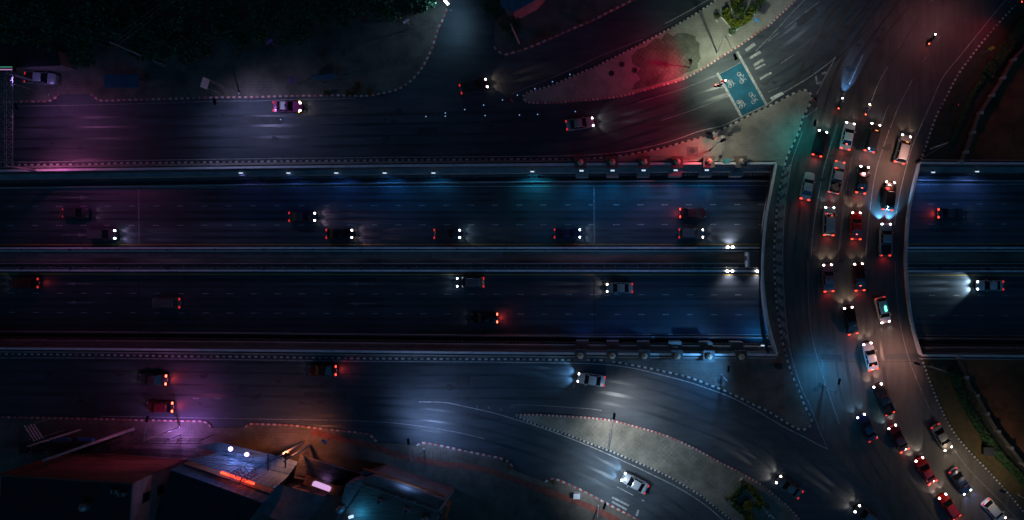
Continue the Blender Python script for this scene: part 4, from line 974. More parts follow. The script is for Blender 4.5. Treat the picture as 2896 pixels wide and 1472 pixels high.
def motorcycle(c, h, z, bl, pl, col, shirt, helmet, head='headlamp', hl=120, hcol=(1, 0.9, 0.8), cone=60, indicator=False, aimz=-0.17):
    p = W(c[0], c[1], z + 0.8); rz = math.atan2(-h[1], h[0]) - math.pi / 2; mm = moto_meshes()
    t = thing('motorcycle', bl, 'motorcycle', (p.x, p.y, z + 0.006), rz, 'motorcycles on the roads')
    link('body', mm['body'].mesh('body', paint_mat(col.replace(' ', '_'), PC[col])), t); link('seat', mm['seat'], t); link('handlebar', mm['handlebar'], t); link('fork', mm['fork'], t)
    link('wheel', mm['wheel'], t, (0, 0.72, 0.29)); link('wheel', mm['wheel'], t, (0, -0.62, 0.29))
    link('headlight', lampmesh('headlight', (0.2, 0.16, 0.2), head), t, (0, 0.72, 1.0)); link('taillight', lampmesh('taillight', (0.2, 0.1, 0.12), 'brake'), t, (0, -1.0, 0.78))
    if indicator: link('indicator', lampmesh('indicator', (0.14, 0.12, 0.12), 'indicator'), t, (0.24, 0.6, 0.95))
    if hl: light('SPOT', (0, 0.86, 0.98), hcol, hl, t, (0, 1, aimz), cone, 0.7, 0.06)
    light('SPOT', (0, -1.1, 0.75), (1, 0.1, 0.05), 12, t, (0, -1, -0.5), 140, 0.9)
    r = tag(link('person', rider_mesh(shirt), None, (p.x, p.y, z + 0.006), rz), pl, 'person', 'people riding motorcycles')
    b = MB(); b.lathe((0, -0.01, 1.6), [(0.1, 0), (0.14, 0.06), (0.145, 0.16), (0.1, 0.25), (0.03, 0.28)], 12); b.box((0, 0.11, 1.7), (0.19, 0.08, 0.1), 0, 1)
    b.build('helmet', [paint_mat(helmet.replace(' ', '_'), PC[helmet]), M['glass']], r, smooth=True)
c, h = fr(3, 0, (760, 960), (705, 1110)); motorcycle(c, h, 0, 'motorcycle throwing a bright blue beam ahead of the bridge queue', 'rider in dark jacket and white helmet on the blue beam motorcycle', 'navy', 'shirt_dark', 'white', 'headlamp_blue', 2600, (0.16, 0.45, 1.0), 42, aimz=-0.3)
c, h = fr(3, 0, (1025, 1040), (985, 1150)); motorcycle(c, h, 0, 'white scooter with orange indicator in front of the dark grey car', 'rider in purple jacket and white helmet on the scooter', 'white', 'shirt_purple', 'white', 'headlamp', 90, WARM, 60, True)
c, h = fr(2, 0, (2150, 812), (2060, 850)); motorcycle(c, h, 0, 'red motorcycle heading for the green cycle box', 'rider in white shirt on the motorcycle near the green cycle box', 'red', 'shirt_white', 'red', 'headlamp_warm', 160, (1, 0.75, 0.75))
c, h = fr(3, 0, (1680, 350), (1630, 430)); motorcycle(c, h, 0, 'dark motorcycle with red tail light alone on the upper right road', 'rider in dark jacket on the lone upper right motorcycle', 'dark red', 'shirt_dark', 'black', 'headlamp', 60, WARM)

# ------------------------------------------------------------------ street lamps
def street_lamp(base, h, head, label, color, energy, lit_z=True, aim=None, cone=155, pole='steel', blend=0.75, size=0.2, visible_glow=None):
    p = W(base[0], base[1], 0.13); hp = W(head[0], head[1], h + 0.25)
    t = thing('street_lamp', label, 'street lamp', p, 0, 'street lamps')
    d = hp - p; top = Vector((0, 0, h)); dv = Vector((d.x, d.y, h + 0.2))
    b = MB(); b.lathe((0, 0, 0), [(0.2, 0), (0.2, 0.25), (0.1, 0.3), (0.06, h - 0.13)], 8); b.build('pole', M[pole], t)
    b = MB(); b.tube(top - Vector((0, 0, 0.2)), dv, 0.045, 0.035); b.build('arm', M[pole], t)
    u_ = Vector((d.x, d.y, 0)); u_ = u_.normalized() if u_.length > 0.05 else Vector((1, 0, 0)); rz = math.atan2(u_.y, u_.x)
    b = MB(); b.box((0, 0, 0), (0.95, 0.36, 0.14), rz); hd = b.build('lamp_head', M['black'] if visible_glow is None else M[visible_glow], t); hd.location = dv + u_ * 0.3
    b = MB(); b.box((0, 0, -0.085), (0.7, 0.26, 0.02), rz); b.build('diffuser', M['lamp_white'], hd)
    l_ = light('SPOT', dv + u_ * 0.3 - Vector((0, 0, 0.2)), color, energy, t, aim or (0, 0, -1), cone, blend, size)
    return t
street_lamp((2028, 150), 9.0, (2077, 157), 'street lamp leaning over the green cycle box from the upper island', (0.86, 1.0, 0.78), 4300, aim=(0.15, 0.3, -1), cone=140)
street_lamp((1726, 1225), 8.7, (1736, 1183), 'street lamp on the lower diagonal paved island', (0.92, 0.95, 1.0), 3900, cone=125, aim=(0.4, -0.5, -1))
street_lamp((1199, 1270), 7.0, (1156, 1255), 'street lamp at the lower frontage beside the driveway gap', (0.35, 0.52, 1.0), 3200, aim=(0.6, 0.6, -1))
street_lamp((1692, 1432), 8.7, (1708, 1436), 'street lamp cut by the bottom photo edge, below the red paving', (0.6, 0.8, 1.0), 3600, aim=(0.3, 0.4, -1))
street_lamp((509, 1208), 8.7, (416, 1191), 'street lamp before the violet lit shop forecourt', (0.75, 0.12, 0.42), 1300, aim=(-0.5, -0.1, -1))
street_lamp((677, 264), 8.2, (606, 283), 'street lamp over the upper left road beside the white sign', (0.5, 0.5, 1.0), 2100, aim=(0.35, -0.5, -1))
street_lamp((140, 268), 8.0, (44, 297), 'street lamp near the upper left truss gantry', (0.8, 0.22, 0.7), 900, aim=(0.4, -0.5, -1))
street_lamp((2633, 421), 6.2, (2600, 452), 'street lamp beside the upper right corner of the bridge', (1.0, 0.48, 0.36), 2000, aim=(-0.75, 0.1, -1), cone=140)
street_lamp((2633, 1037), 6.2, (2598, 1030), 'street lamp beside the lower right corner of the bridge', (1.0, 0.48, 0.38), 2100, aim=(-0.5, -0.25, -1), cone=140)
street_lamp((2880, 1400), 8.0, (2840, 1392), 'street lamp on the grass at the lower right photo edge', (1.0, 0.75, 0.5), 1300, aim=(-0.2, 0.1, -1))
street_lamp((1275, 30), 6.0, (1259, 3), 'lit street lamp glowing white at the top edge above the side road', (0.35, 0.7, 1.0), 800, visible_glow='lamp_white', cone=178, aim=(-0.6, -0.2, -0.6))
street_lamp((2390, -60), 9.0, (2330, -20), 'added unseen street lamp beyond the top edge over the wide upper road', (0.75, 0.82, 1.0), 750, aim=(0.1, -0.5, -1))  # out-of-view lamp added for the pale pool on the upper road
street_lamp((2815, -30), 9.0, (2760, -10), 'added unseen street lamp beyond the top right corner', (1.0, 0.3, 0.33), 1300, aim=(-0.3, -0.6, -1))  # unseen lamp added to redden the upper right road
street_lamp((2280, 330), 6.5, (2305, 345), 'added street lamp at the pointed tip of the triangular island', (0.02, 0.75, 0.75), 900, aim=(0.2, -0.7, -1))  # added lamp, gives the teal pool beside the island tip
street_lamp((2330, 1090), 6.5, (2372, 1085), 'added street lamp at the lower triangular island tip beside the bridge road', (0.04, 0.45, 1.0), 2200, aim=(0.2, -0.1, -1), cone=130)  # lamp added for the blue pool on the lower bridge road
street_lamp((2010, 425), 6.5, (2040, 400), 'added thin street lamp on the triangular island between traffic lights and wall', (0.95, 0.9, 0.75), 900, aim=(0.2, 0, -1))  # added lamp that brightens the triangular island paving
street_lamp((2040, 1060), 6.5, (2060, 1050), 'added thin street lamp on the lower triangular island', (0.1, 0.42, 1.0), 4200, aim=(-1, -0.25, -0.55))  # invented lamp, throws blue light onto the lower slip road

# ------------------------------------------------------------------ traffic lights
def traffic_light(base, h, face, label, heads=1, arm=None, lit='sig_red', glow=0, gcol=(1, 0.03, 0.05), cone=120):
    p = W(base[0], base[1], 0.13); t = thing('traffic_light', label, 'traffic light', p, 0, 'traffic lights')
    b = MB(); b.tube((0, 0, 0), (0, 0, h), 0.08, 0.06, 8); b.build('pole', M['steel_dark'], t)
    f = Vector((face[0], -face[1], 0)).normalized(); rz = math.atan2(f.y, f.x) - math.pi / 2
    pts = [Vector((0, 0, h - 0.4))]
    if arm:
        a = W(arm[0], arm[1], h) - W(base[0], base[1], h)*1.0; a.z = 0; bb = MB(); bb.tube((0, 0, h - 0.1), (a.x, a.y, h), 0.05); bb.build('arm', M['steel_dark'], t); pts.append(Vector((a.x, a.y, h - 0.3)))
    for i, q_ in enumerate(pts[:heads] if heads <= len(pts) else pts):
        o = q_ + f * 0.25
        b = MB(); b.box((0, 0, 0), (0.42, 0.34, 1.15)); hd = link('signal_head', b.mesh('signal_head', M['black']), t, o, rz)
        b = MB(); b.lathe((0, 0.2, 0.36), [(0.15, -0.02), (0.15, 0.06), (0.1, 0.14)], 10); link('lens', b.mesh('lens', M[lit]), hd)
        b = MB(); b.box((0, 0.27, 0.54), (0.36, 0.26, 0.03)); link('visor', b.mesh('visor', M['black']), hd)
        if glow: light('SPOT', (0, 0.4, 0.3), gcol, glow, hd, (0, 1, -0.35), cone, 1.0, 0.15)
    return t
traffic_light((1950, 192), 4.2, (-1, 0.15), 'traffic light glowing red on the paved upper island', lit='sig_red', glow=2300, gcol=(1, 0.0, 0.1), cone=165)
traffic_light((2030, 455), 5.0, (-1, 0.2), 'tall traffic light with red lamp between upper kerb and underpass wall', arm=(2036, 400), heads=2, lit='sig_red', glow=1500, gcol=(1, 0.03, 0.07), cone=140)
traffic_light((2018, 395), 3.2, (-0.3, 1), 'short dark traffic light left of the tall one on the triangular island', lit='black')
traffic_light((2054, 386), 3.2, (0.5, 1), 'short dark traffic light right of the tall one on the triangular island', lit='black')
traffic_light((2286, 290), 3.5, (0.3, 1), 'traffic light on the black and white nose of the triangular island', lit='sig_red_dim')
traffic_light((2845, 30), 5.0, (-0.5, 0.8), 'bright red traffic light in the upper right corner by the kerb', lit='sig_red', glow=500, gcol=(1, 0.03, 0.06))
traffic_light((2690, 302), 3.2, (-0.6, 0.8), 'small traffic light with faint red lamp on the right verge', lit='sig_red_dim')

# ------------------------------------------------------------------ road signs
def sign(base, h, size, face, label, m, posts=1, lean=0.0, lines=0, z0=0.13, name='road_sign', cat='sign'):
    p = W(base[0], base[1], z0); f = Vector((face[0], -face[1])).normalized(); rz = math.atan2(f.y, f.x) + math.pi / 2
    t = thing(name, label, cat, p, rz)
    for i in range(posts):
        x = 0 if posts == 1 else (-0.35 + 0.7 * i) * size[0]
        b = MB(); b.tube((x, 0.06, 0), (x, 0.06, h), 0.06, 0.06, 8); b.build('post', M['steel'], t)
    b = MB(); b.box((0, -0.04, h - size[1] / 2 + 0.1), (size[0], 0.08, size[1])); pn = b.build('panel', m, t)
    if lines:
        for j in range(lines):
            b = MB(); zz = h + 0.1 - size[1] * (j + 0.7) / (lines + 0.4); x = -size[0] * 0.42
            while x < size[0] * 0.3:
                w_ = random.uniform(0.12, 0.3); b.box((x + w_ / 2, -0.09, zz), (w_, 0.02, 0.2)); x += w_ + 0.09
            b.build('lettering', M['white_sign'], pn)
    return t
sign((172, 1198), 6.4, (3.6, 2.3), (0.85, -0.55), 'large green direction sign with white lettering before the lower left shops', M['green_sign'], 2, lines=4)
sign((640, 262), 6.6, (1.6, 1.7), (1, 0.3), 'white sign panel on two pale posts at the upper left pavement', M['white_sign'], 2)
sign((846, 240), 3.0, (1.2, 1.1), (1, 0.2), 'small violet sign on the upper left pavement right of the pink taxi', M['purple_sign'])
sign((793, 138), 4.0, (1.2, 0.8), (0.6, 0.8), 'violet sign at the tree edge on the upper left', M['purple_sign'])
sign((1168, 82), 4.0, (1.1, 0.8), (0.6, 0.8), 'pinkish sign on a slanting post near the side road corner', M['white_sign'])
sign((2778, 152), 3.4, (0.5, 1.3), (-0.6, 0.8), 'small yellow sign on the verge at upper right', M['yellow_sign'])
sign((2132, 72), 2.8, (1.0, 1.0), (-0.5, 0.8), 'round backed blue sign beside the upper garden hedge', M['blue_sign'])
sign((938, 1238), 3.2, (0.9, 0.9), (0.7, -0.7), 'small blue sign on the lower left pavement before the shops', M['blue_sign'])
sign((1452, 292), 2.6, (0.7, 0.7), (-1, 0), 'thin red keep sign at the left tip of the upper island', M['red_path'])
sign((1630, 268), 2.4, (0.3, 0.6), (-1, 0.2), 'slim red marker post on the red lit part of the upper island', M['red_path'])

# ------------------------------------------------------------------ truss gantry at the left photo edge
p0 = W(14, 205, 6.5); p1 = W(14, 470, 6.5); t = thing('truss_gantry', 'pink lit steel truss gantry spanning the upper left road', 'gantry', (p0.x, p0.y, 0.13))
o = t.location
b = MB(); n = 15; A = Vector((p0.x, p0.y, 6.5)); B = Vector((p1.x, p1.y, 6.5)); ex = Vector((1, 0, 0)); ez = Vector((0, 0, 1))
cor = [ex * -0.55 + ez * -0.5, ex * 0.75 + ez * -0.5, ex * 0.75 + ez * 0.6, ex * -0.55 + ez * 0.6]
for c_ in cor: b.tube(A + c_, B + c_, 0.06)
for i in range(n):
    f0, f1 = A.lerp(B, i / n), A.lerp(B, (i + 1) / n)
    for j in range(4):
        b.tube(f0 + cor[j], f0 + cor[(j + 1) % 4], 0.035, n=4); a_, c_ = (j, (j + 1) % 4) if i % 2 else ((j + 1) % 4, j); b.tube(f0 + cor[a_], f1 + cor[c_], 0.035, n=4)
b.build('truss', M['steel'], t, origin=o)
for P_ in (A, B): b = MB(); b.tube((P_.x + 0.1, P_.y, 0.13), (P_.x + 0.1, P_.y, 6.6), 0.2, 0.18, 10); b.build('leg', M['steel'], t, origin=o)
b = MB(); b.box((A.x + 0.4, A.y + 0.4, 7.0), (3.2, 0.9, 0.5)); dp = b.build('display_box', M['steel_dark'], t, origin=o)
b = MB(); b.box((A.x + 0.5, A.y + 0.2, 7.27), (2.6, 0.16, 0.05)); b.build('display', M['led_pink'], dp, origin=o)
b = MB(); b.box((A.x + 0.5, A.y + 0.6, 7.27), (2.6, 0.1, 0.05)); b.build('display', M['led_green'], dp, origin=o)
light('SPOT', (1.0, -1.0, 6.4), (0.45, 0.25, 1.0), 220, t, (0.2, -0.2, -1), 150, 0.8)
light('SPOT', (2.6, -12.5, 6.4), (1.0, 0.2, 0.55), 800, t, (0.35, -0.75, -1), 140, 0.9)
light('SPOT', (2.6, -13, 6.4), (0.6, 0.08, 0.6), 800, t, (0.5, -1.6, -1), 120, 0.9)

# ------------------------------------------------------------------ small street things
def manhole(px, py, r, label, z=0.13):
    p = W(px, py, z); t = thing('manhole_cover', label, 'manhole cover', p, 0, 'round covers in the pavement')
    b = MB(); b.lathe((0, 0, 0), [(r, 0.0), (r, 0.02), (r * 0.85, 0.03)], 20); b.build('cover', M['steel_dark'], t)
    b = MB(); b.lathe((0, 0, 0), [(r * 1.18, 0.0), (r * 1.18, 0.012)], 20); b.build('rim', M['concrete_dark'], t)
for (x, y), lab in zip(T(2, 0, (1105, 650), (1000, 740), (1235, 710)), ('upper of two left round covers on the upper island', 'leftmost round cover on the upper island', 'rightmost round cover on the upper island, ringed')): manhole(x, y, 0.42, lab)
def chamber(px, py, label):
    p = W(px, py, 0.13); t = thing('inspection_chamber', label, 'manhole cover', p)
    b = MB(); b.box((0, 0, 0.03), (1.8, 1.45, 0.06)); b.build('frame', M['concrete_dark'], t)
    b = MB(); b.lathe((0, 0, 0.06), [(0.46, 0), (0.46, 0.025)], 24); b.build('cover', M['steel_dark'], t)
(a,) = T(2, 1, (1815, 215)); chamber(*a, 'square concrete frame with round lid on the upper triangular island')
(a,) = T(2, 2, (2090, 1222)); chamber(*a, 'square concrete frame with round lid on the lower triangular island')
def bin_(px, py, m, label, s=0.75):
    p = W(px, py, 0.13); t = thing('utility_box', label, 'utility box', p)
    b = MB(); b.box((0, 0, 0.5), (s, s * 0.75, 1.0), 0, 0, 0.94); b.build('body', M[m], t)
    b = MB(); b.box((0, 0, 1.03), (s * 1.08, s * 0.85, 0.08)); b.build('lid', M[m], t)
    b = MB(); b.box((0, -s * 0.38, 0.55), (s * 0.7, 0.03, 0.7)); b.build('door', M['steel_dark'], t)
(a,) = T(2, 1, (2150, 322)); bin_(*a, 'teal_box', 'teal box standing beside the fifth pillar on the wall', 0.9)
(a,) = T(2, 3, (655, 1048)); bin_(*a, 'white_sign', 'pale utility box on the lower pavement beside red paving', 1.0)
(a,) = T(2, 1, (1735, 322)); bin_(*a, 'concrete', 'small beige box right of the fourth north pillar', 0.5)
(a,) = T(3, 3, (2190, 600)); bin_(*a, 'steel_dark', 'large dark flat box on the right verge near the hedge', 1.6)
(a,) = T(3, 2, (100, 1060)); bin_(*a, 'black', 'dark box on the lower triangular island below the wall corner', 1.0)
SP = T(1, 0, (250, 1205), (1710, 1175), (1905, 1140), (1905, 1172), (2100, 1105), (2290, 1060), (2305, 1165), (2480, 1008)) + T(2, 0, (55, 960), (230, 895), (408, 825), (583, 752), (75, 1160), (258, 1153), (637, 1125))
b = MB(); b.box((0, 0, 0.02), (0.2, 0.2, 0.04), 0, 0, 0.7); SB = b.mesh('housing', M['steel_dark'])
b = MB(); b.box((0, 0, 0.05), (0.14, 0.14, 0.03)); SL = b.mesh('lens', M['stud'])
for i, (x, y) in enumerate(SP):
    t = thing('road_stud', 'tiny blue glowing stud set in the upper left junction asphalt', 'road stud', W(x, y, 0.003), 0, 'glowing road studs'); link('housing', SB, t); link('lens', SL, t)
# blue bus shelter roof
p = W(*T(0, 0, (1225, 818))[0], 2.8); t = thing('bus_shelter', 'bus shelter with flat dark blue roof on the upper left pavement', 'shelter', (p.x, p.y, 0.13))
b = MB(); b.box((0, 0, 2.7), (5.5, 2.1, 0.12)); b.build('roof', M['blue_roof'], t)
for sx in (-1, 1):
    for sy in (-1, 1):
        b = MB(); b.tube((sx * 2.4, sy * 0.8, 0), (sx * 2.4, sy * 0.8, 2.66), 0.06); b.build('post', M['steel'], t)
b = MB(); b.box((0, 0.5, 0.45), (4.2, 0.45, 0.08)); b.build('bench', M['wood'], t)
# dark blue panel made up for a shadow shape right of the violet sign
p = W(*T(1, 0, (770, 830))[0], 0.13); t = thing('shadow_panel', 'dark blue panel standing in for a shadow on the upper left pavement', 'shadow_panel', p, R(8))
b = MB(); b.box((0, 0, 3.2), (3.6, 0.18, 2.4)); b.build('panel', M['blue_roof'], t)
for sx in (-1, 1):
    b = MB(); b.tube((sx * 1.4, 0.12, 0), (sx * 1.4, 0.12, 4.2), 0.08); b.build('post', M['steel_dark'], t)

# ------------------------------------------------------------------ vegetation
def shrub(px, py, r, h, m, label, z=0.13, n=220, name='shrub', cat='shrub', leaf=0.09):
    p = W(px, py, z); t = thing(name, label, cat, p)
    b = MB(); b.tube((0, 0, 0), (0, 0, h * 0.5), 0.06, 0.03); b.build('stem', M['bark'], t)
    b = MB(); pts = []
    for _ in range(n):
        d = Vector((random.gauss(0, 1), random.gauss(0, 1), random.gauss(0, 1))).normalized() * (random.random() ** 0.4)
        pts.append(Vector((d.x * r, d.y * r, h * 0.55 + d.z * h * 0.45)))
    leaf_quads(b, pts, leaf); b.build('foliage', M[m], t)
# upper garden: hedge square with topiary, offcut shrubs and white edging
def gz(x, y): return (2000 + x / 12.835, y / 12.835)
def gpath(*pts): return WL([gz(*q_) for q_ in pts], 0.7)
hedge(gpath((640, 560), (1000, 1000), (1560, 640)), 1.05, 1.0, M['leaf_yellow'], 'yellow green clipped hedge forming a lower corner in the upper garden', 40)
hedge(gpath((610, 520), (800, 380)), 1.0, 0.95, M['leaf_yellow'], 'short clipped hedge block on the left of the upper garden', 40)
hedge(gpath((950, 330), (1100, 60), (1250, -40)), 1.2, 0.95, M['leaf_yellow'], 'clipped hedge running up at the top of the upper garden', 40)
hedge(gpath((1500, 380), (1640, 540)), 0.95, 1.0, M['leaf_yellow'], 'short clipped hedge block on the right of the upper garden', 40)
shrub(*gz(1130, 480), 1.15, 1.9, 'leaf_green', 'big round clipped bush in the middle of the upper garden', n=900, leaf=0.12)
shrub(*gz(370, 620), 0.6, 1.0, 'leaf_green', 'small dark bush left of the upper garden hedge', n=260)
shrub(*gz(890, 1190), 0.62, 1.0, 'leaf_green', 'small bright bush below the upper garden hedge corner', n=260)
shrub(*gz(1720, 350), 1.1, 1.3, 'leaf_green', 'dark green bush right of the upper garden hedge', n=500, leaf=0.11)
shrub(*gz(1950, 60), 0.9, 1.2, 'leaf_green', 'leafy bush at the top edge right of the upper garden', n=320, leaf=0.11)
te = thing('garden_edging', 'thin white edging strips round the upper garden hedges', 'edging', W(*gz(1000, 800), 0.13))
for a_, c_ in (((490, 600), (1000, 1140)), ((1010, 1120), (1320, 900)), ((1330, 850), (1560, 690)), ((300, 700), (390, 790)), ((780, 1220), (870, 1310)), ((1430, 440), (1580, 620)), ((1690, 480), (1750, 545)), ((840, 280), (910, 360)), ((870, 110), (930, 190))):
    A_, C_ = W(*gz(*a_), 0.4), W(*gz(*c_), 0.4); b = MB(); b.wallpath([A_.to_2d(), C_.to_2d()], 0.13, 0.42, 0.06); b.build('edging_strip', M['white_wall'], te, origin=te.location)
def g2(x, y): return (2030 + x / 8.61, 1320 + y / 8.61)
def g2p(*pts): return WL([g2(*q_) for q_ in pts], 0.7)
hedge(g2p((660, 470), (480, 650), (330, 830)), 1.0, 0.9, M['leaf_green'], 'clipped hedge on the upper left side of the lower garden', 40)
hedge(g2p((360, 900), (600, 1080), (700, 1180)), 1.0, 0.9, M['leaf_green'], 'clipped hedge on the lower left side of the lower garden', 40)
hedge(g2p((720, 480), (920, 680), (1080, 880)), 1.0, 0.9, M['leaf_yellow'], 'yellowish clipped hedge on the upper right side of the lower garden', 40)
hedge(g2p((1080, 900), (960, 1030)), 1.0, 0.9, M['leaf_yellow'], 'short hedge block on the right of the lower garden', 40)
hedge(g2p((850, 1170), (740, 1290), (650, 1380)), 1.0, 0.9, M['leaf_yellow'], 'short hedge block at the bottom of the lower garden', 40)
shrub(*g2(730, 910), 0.9, 1.6, 'leaf_yellow', 'round clipped bush in the middle of the lower garden', n=600, leaf=0.11)
shrub(*g2(205, 765), 0.45, 0.9, 'leaf_dry', 'small reddish bush left of the lower garden hedge', n=160)
shrub(*g2(600, 370), 0.45, 0.9, 'leaf_green', 'small dark bush above the lower garden hedge', n=160)
shrub(*g2(1200, 970), 0.5, 1.0, 'leaf_green', 'small dark bush right of the lower garden hedge', n=160)
te = thing('garden_edging', 'thin white edging strips round the lower garden hedges', 'edging', W(*g2(700, 800), 0.13))
for a_, c_ in (((410, 690), (680, 420)), ((690, 430), (900, 650)), ((940, 680), (1070, 810)), ((530, 350), (600, 290)), ((270, 820), (300, 790)), ((340, 910), (390, 870)), ((530, 1070), (570, 1030)), ((690, 1220), (740, 1175)), ((1110, 1000), (1220, 1130)), ((1240, 1220), (1280, 1170)), ((1280, 1170), (1370, 1270))):
    A_, C_ = W(*g2(*a_), 0.4), W(*g2(*c_), 0.4); b = MB(); b.wallpath([A_.to_2d(), C_.to_2d()], 0.13, 0.42, 0.06); b.build('edging_strip', M['white_wall'], te, origin=te.location)
# dry roadside plants on the upper left kerb
for (x, y), r_, lab in zip(T(1, 0, (945, 950), (1020, 920), (1160, 940), (1045, 870), (720, 945)), (0.6, 0.85, 0.7, 0.6, 0.5), ('low dry plant at the kerb, left of the tall dry one', 'tallest dry golden plant at the upper left kerb', 'dry plant at the kerb bend, rightmost of the row', 'dry plant set back from the kerb on the paving', 'sparse dry plant leftmost along the kerb')):
    shrub(x, y, r_, r_ * 1.7, 'leaf_dry', lab, n=200, name='roadside_plant', cat='plant', leaf=0.13)
for (x, y), lab in zip(T(2, 0, (285, 375), (335, 360), (230, 420), (690, 225)) + T(2, 3, (420, 915)) + T(1, 3, (2500, 700), (2555, 770)), ('small dry tuft on the kerb beside the top side road, middle', 'small dry tuft on the kerb beside the top side road, right', 'small dry tuft on the kerb beside the top side road, left', 'dark tuft on the red kerb below the top roof', 'dry tuft at the left end of the lower slip kerb', 'dry tuft on the lower kerb end before its curve', 'dry tuft on the curved lower kerb end')):
    shrub(x, y, 0.45, 0.7, 'leaf_dry', lab, n=110, name='roadside_plant', cat='plant', leaf=0.1)

def tree_variant(seed, rad, hgt):
    rnd = random.Random(seed); tr = MB(); cr = MB(); random.seed(seed)
    tr.tube((0, 0, 0), (0, 0, hgt * 0.55), 0.28, 0.18, 8)
    for k in range(6):
        a = k * 1.05 + rnd.random(); tr.tube((0, 0, hgt * (0.35 + 0.04 * k)), (math.cos(a) * rad * 0.6, math.sin(a) * rad * 0.6, hgt * 0.72), 0.11, 0.04, 6)
    pts = []
    for c_ in range(15):
        a = rnd.random() * 6.283; q_ = rad * math.sqrt(rnd.random()) * 0.85; cz = hgt * (0.72 + 0.22 * rnd.random() - 0.12 * q_ / rad); cr_ = rad * rnd.uniform(0.22, 0.42)
        for _ in range(95):
            d = Vector((random.gauss(0, 1), random.gauss(0, 1), random.gauss(0, 1))).normalized() * (random.random() ** 0.35)
            pts.append(Vector((math.cos(a) * q_, math.sin(a) * q_, cz)) + Vector((d.x * cr_, d.y * cr_, d.z * cr_ * 0.7)))
    leaf_quads(cr, pts, 0.26)
    cr.m = [1 if random.random() < 0.22 else 0 for _ in cr.m]
    return tr.mesh('trunk', M['bark']), cr.mesh('crown', [M['leaf_dark'], M['leaf_tip']])
TV = [tree_variant(s, r_, h_) for s, r_, h_ in ((1, 3.6, 8.5), (2, 4.2, 9.5), (3, 3.0, 7.5), (4, 4.6, 10))]
random.seed(21)
def in_forest(px, py):
    edge = [(-100, 95), (60, 100), (200, 150), (420, 165), (600, 140), (760, 110), (900, 85), (1080, 65), (1230, 20), (1260, -100)]
    for a_, c_ in zip(edge, edge[1:]):
        if a_[0] <= px <= c_[0]: return py < a_[1] + (c_[1] - a_[1]) * (px - a_[0]) / (c_[0] - a_[0]) - 28
    return False
spots = []; tries = 0
while len(spots) < 44 and tries < 9000:
    tries += 1; x, y = random.uniform(-80, 1240), random.uniform(-110, 140)
    if in_forest(x, y) and all((x - a_) ** 2 + (y - c_) ** 2 > 62 ** 2 for a_, c_, _ in spots): spots.append((x, y, 0))
spots.sort()
for i, (x, y, _) in enumerate(spots):
    tm, cm = TV[i % 4]; p = W(x, y, 7); p.z = 0.13
    if x > 880: lab = 'dense tree with faintly lit green crown near the white lamp by the side road'
    elif y > 60: lab = 'dark tree on the pavement side edge of the upper left wood'
    else: lab = 'dark green tree inside the upper left wood behind the edge trees'
    t = thing('broadleaf_tree', lab, 'tree', p, random.random() * 6.28, 'trees of the upper left wood')
    s_c = random.uniform(0.85, 1.15)
    for nm, me in (('trunk', tm), ('crown', cm)):
        o = link(nm, me, t); o.scale = (s_c, s_c, s_c)
# trees and roof at the top centre
for x, y, lab in ((1395, 10, 'dark tree with brown bare branches left of the top blue roof'), (1440, 60, 'small dark tree below the corner of the top blue roof')):
    p = W(x, y, 5); p.z = 0.13; t = thing('broadleaf_tree', lab, 'tree', p, 0.4, None)
    for nm, me in (('trunk', TV[2][0]), ('crown', TV[2][1])):
        o = link(nm, me, t); o.scale = (0.6, 0.6, 0.6)

# ------------------------------------------------------------------ buildings
def building(name, label, loc, cat='building'): return thing(name, label, cat, loc)
# tall dark block at the lower left
zt = 12.0
ne = W(528.6, 1298, 0.13); nw = W(189, 1277, 0.13); wn_ = (ne - nw).to_2d(); Lw = wn_.length; ang = math.atan2(wn_.y, wn_.x)
t = building('shop_block', 'tall dark flat-roofed block with brown front facing the lower left road', nw); t.rotation_euler.z = ang
b = MB(); b.box((Lw / 2, -12, zt / 2), (Lw, 24, zt)); b.build('wall', [M['pink_wall']], t)
b = MB(); b.box((Lw / 2, 0.04, zt / 2 + 0.2), (Lw - 0.1, 0.12, zt - 0.6)); b.build('front_facade', M['brown_wall'], t)
b = MB(); b.box((Lw / 2, -12, zt + 0.06), (Lw - 0.5, 23.5, 0.12)); b.build('roof', M['dark_roof'], t)
b = MB(); b.box((Lw / 2, 0.0, zt + 0.25), (Lw + 0.1, 0.25, 0.5)); b.build('front_parapet', M['brown_wall'], t)
b = MB(); b.box((Lw - 0.02, -12.1, zt + 0.25), (0.22, 23.9, 0.5)); b.build('side_parapet', M['pink_wall'], t)
for k in range(4):
    for z_ in (3.0, 6.2, 9.4):
        b = MB(); b.box((Lw + 0.02, -3 - k * 4.6, z_), (0.1, 1.5, 1.5)); f_ = b.build('window', M['steel_dark'], t)
        b = MB(); b.box((Lw + 0.06, -3 - k * 4.6, z_), (0.08, 1.3, 1.3)); b.build('pane', M['glass'], f_)
# blue-roofed restaurant with floodlights
def ground_quad(pts, z): return [W(*q_, z) for q_ in pts]
def tq(c, r, *pts): return T(c, r, *pts)
t = building('blue_roof_shop', 'shop with blue metal roofs, floodlit, with red neon lettering', W(*T(0, 3, (2300, 800))[0], 0.13)); o = t.location
def panel(name, pts, m, th=0.12, par=None):
    """pts: list of (tile px, z) corners of a sloping sheet"""
    b = MB(); q_ = [W(c_[0], c_[1], z_) for c_, z_ in pts]; n = (q_[1] - q_[0]).cross(q_[-1] - q_[0]).normalized() * th
    if n.z < 0: n = -n
    b.loft([[v_ - n for v_ in q_], q_]); return b.build(name, M[m], par or t, origin=o)
a = lambda x, y: T(0, 3, (x, y))[0]
panel('front_roof', [(a(1960, 570), 3.2), (a(2200, 520), 3.2), (a(2700, 640), 3.2), (a(3000, 720), 3.2), (a(2900, 860), 4.0), (a(2180, 630), 4.0)], 'metal_roof')
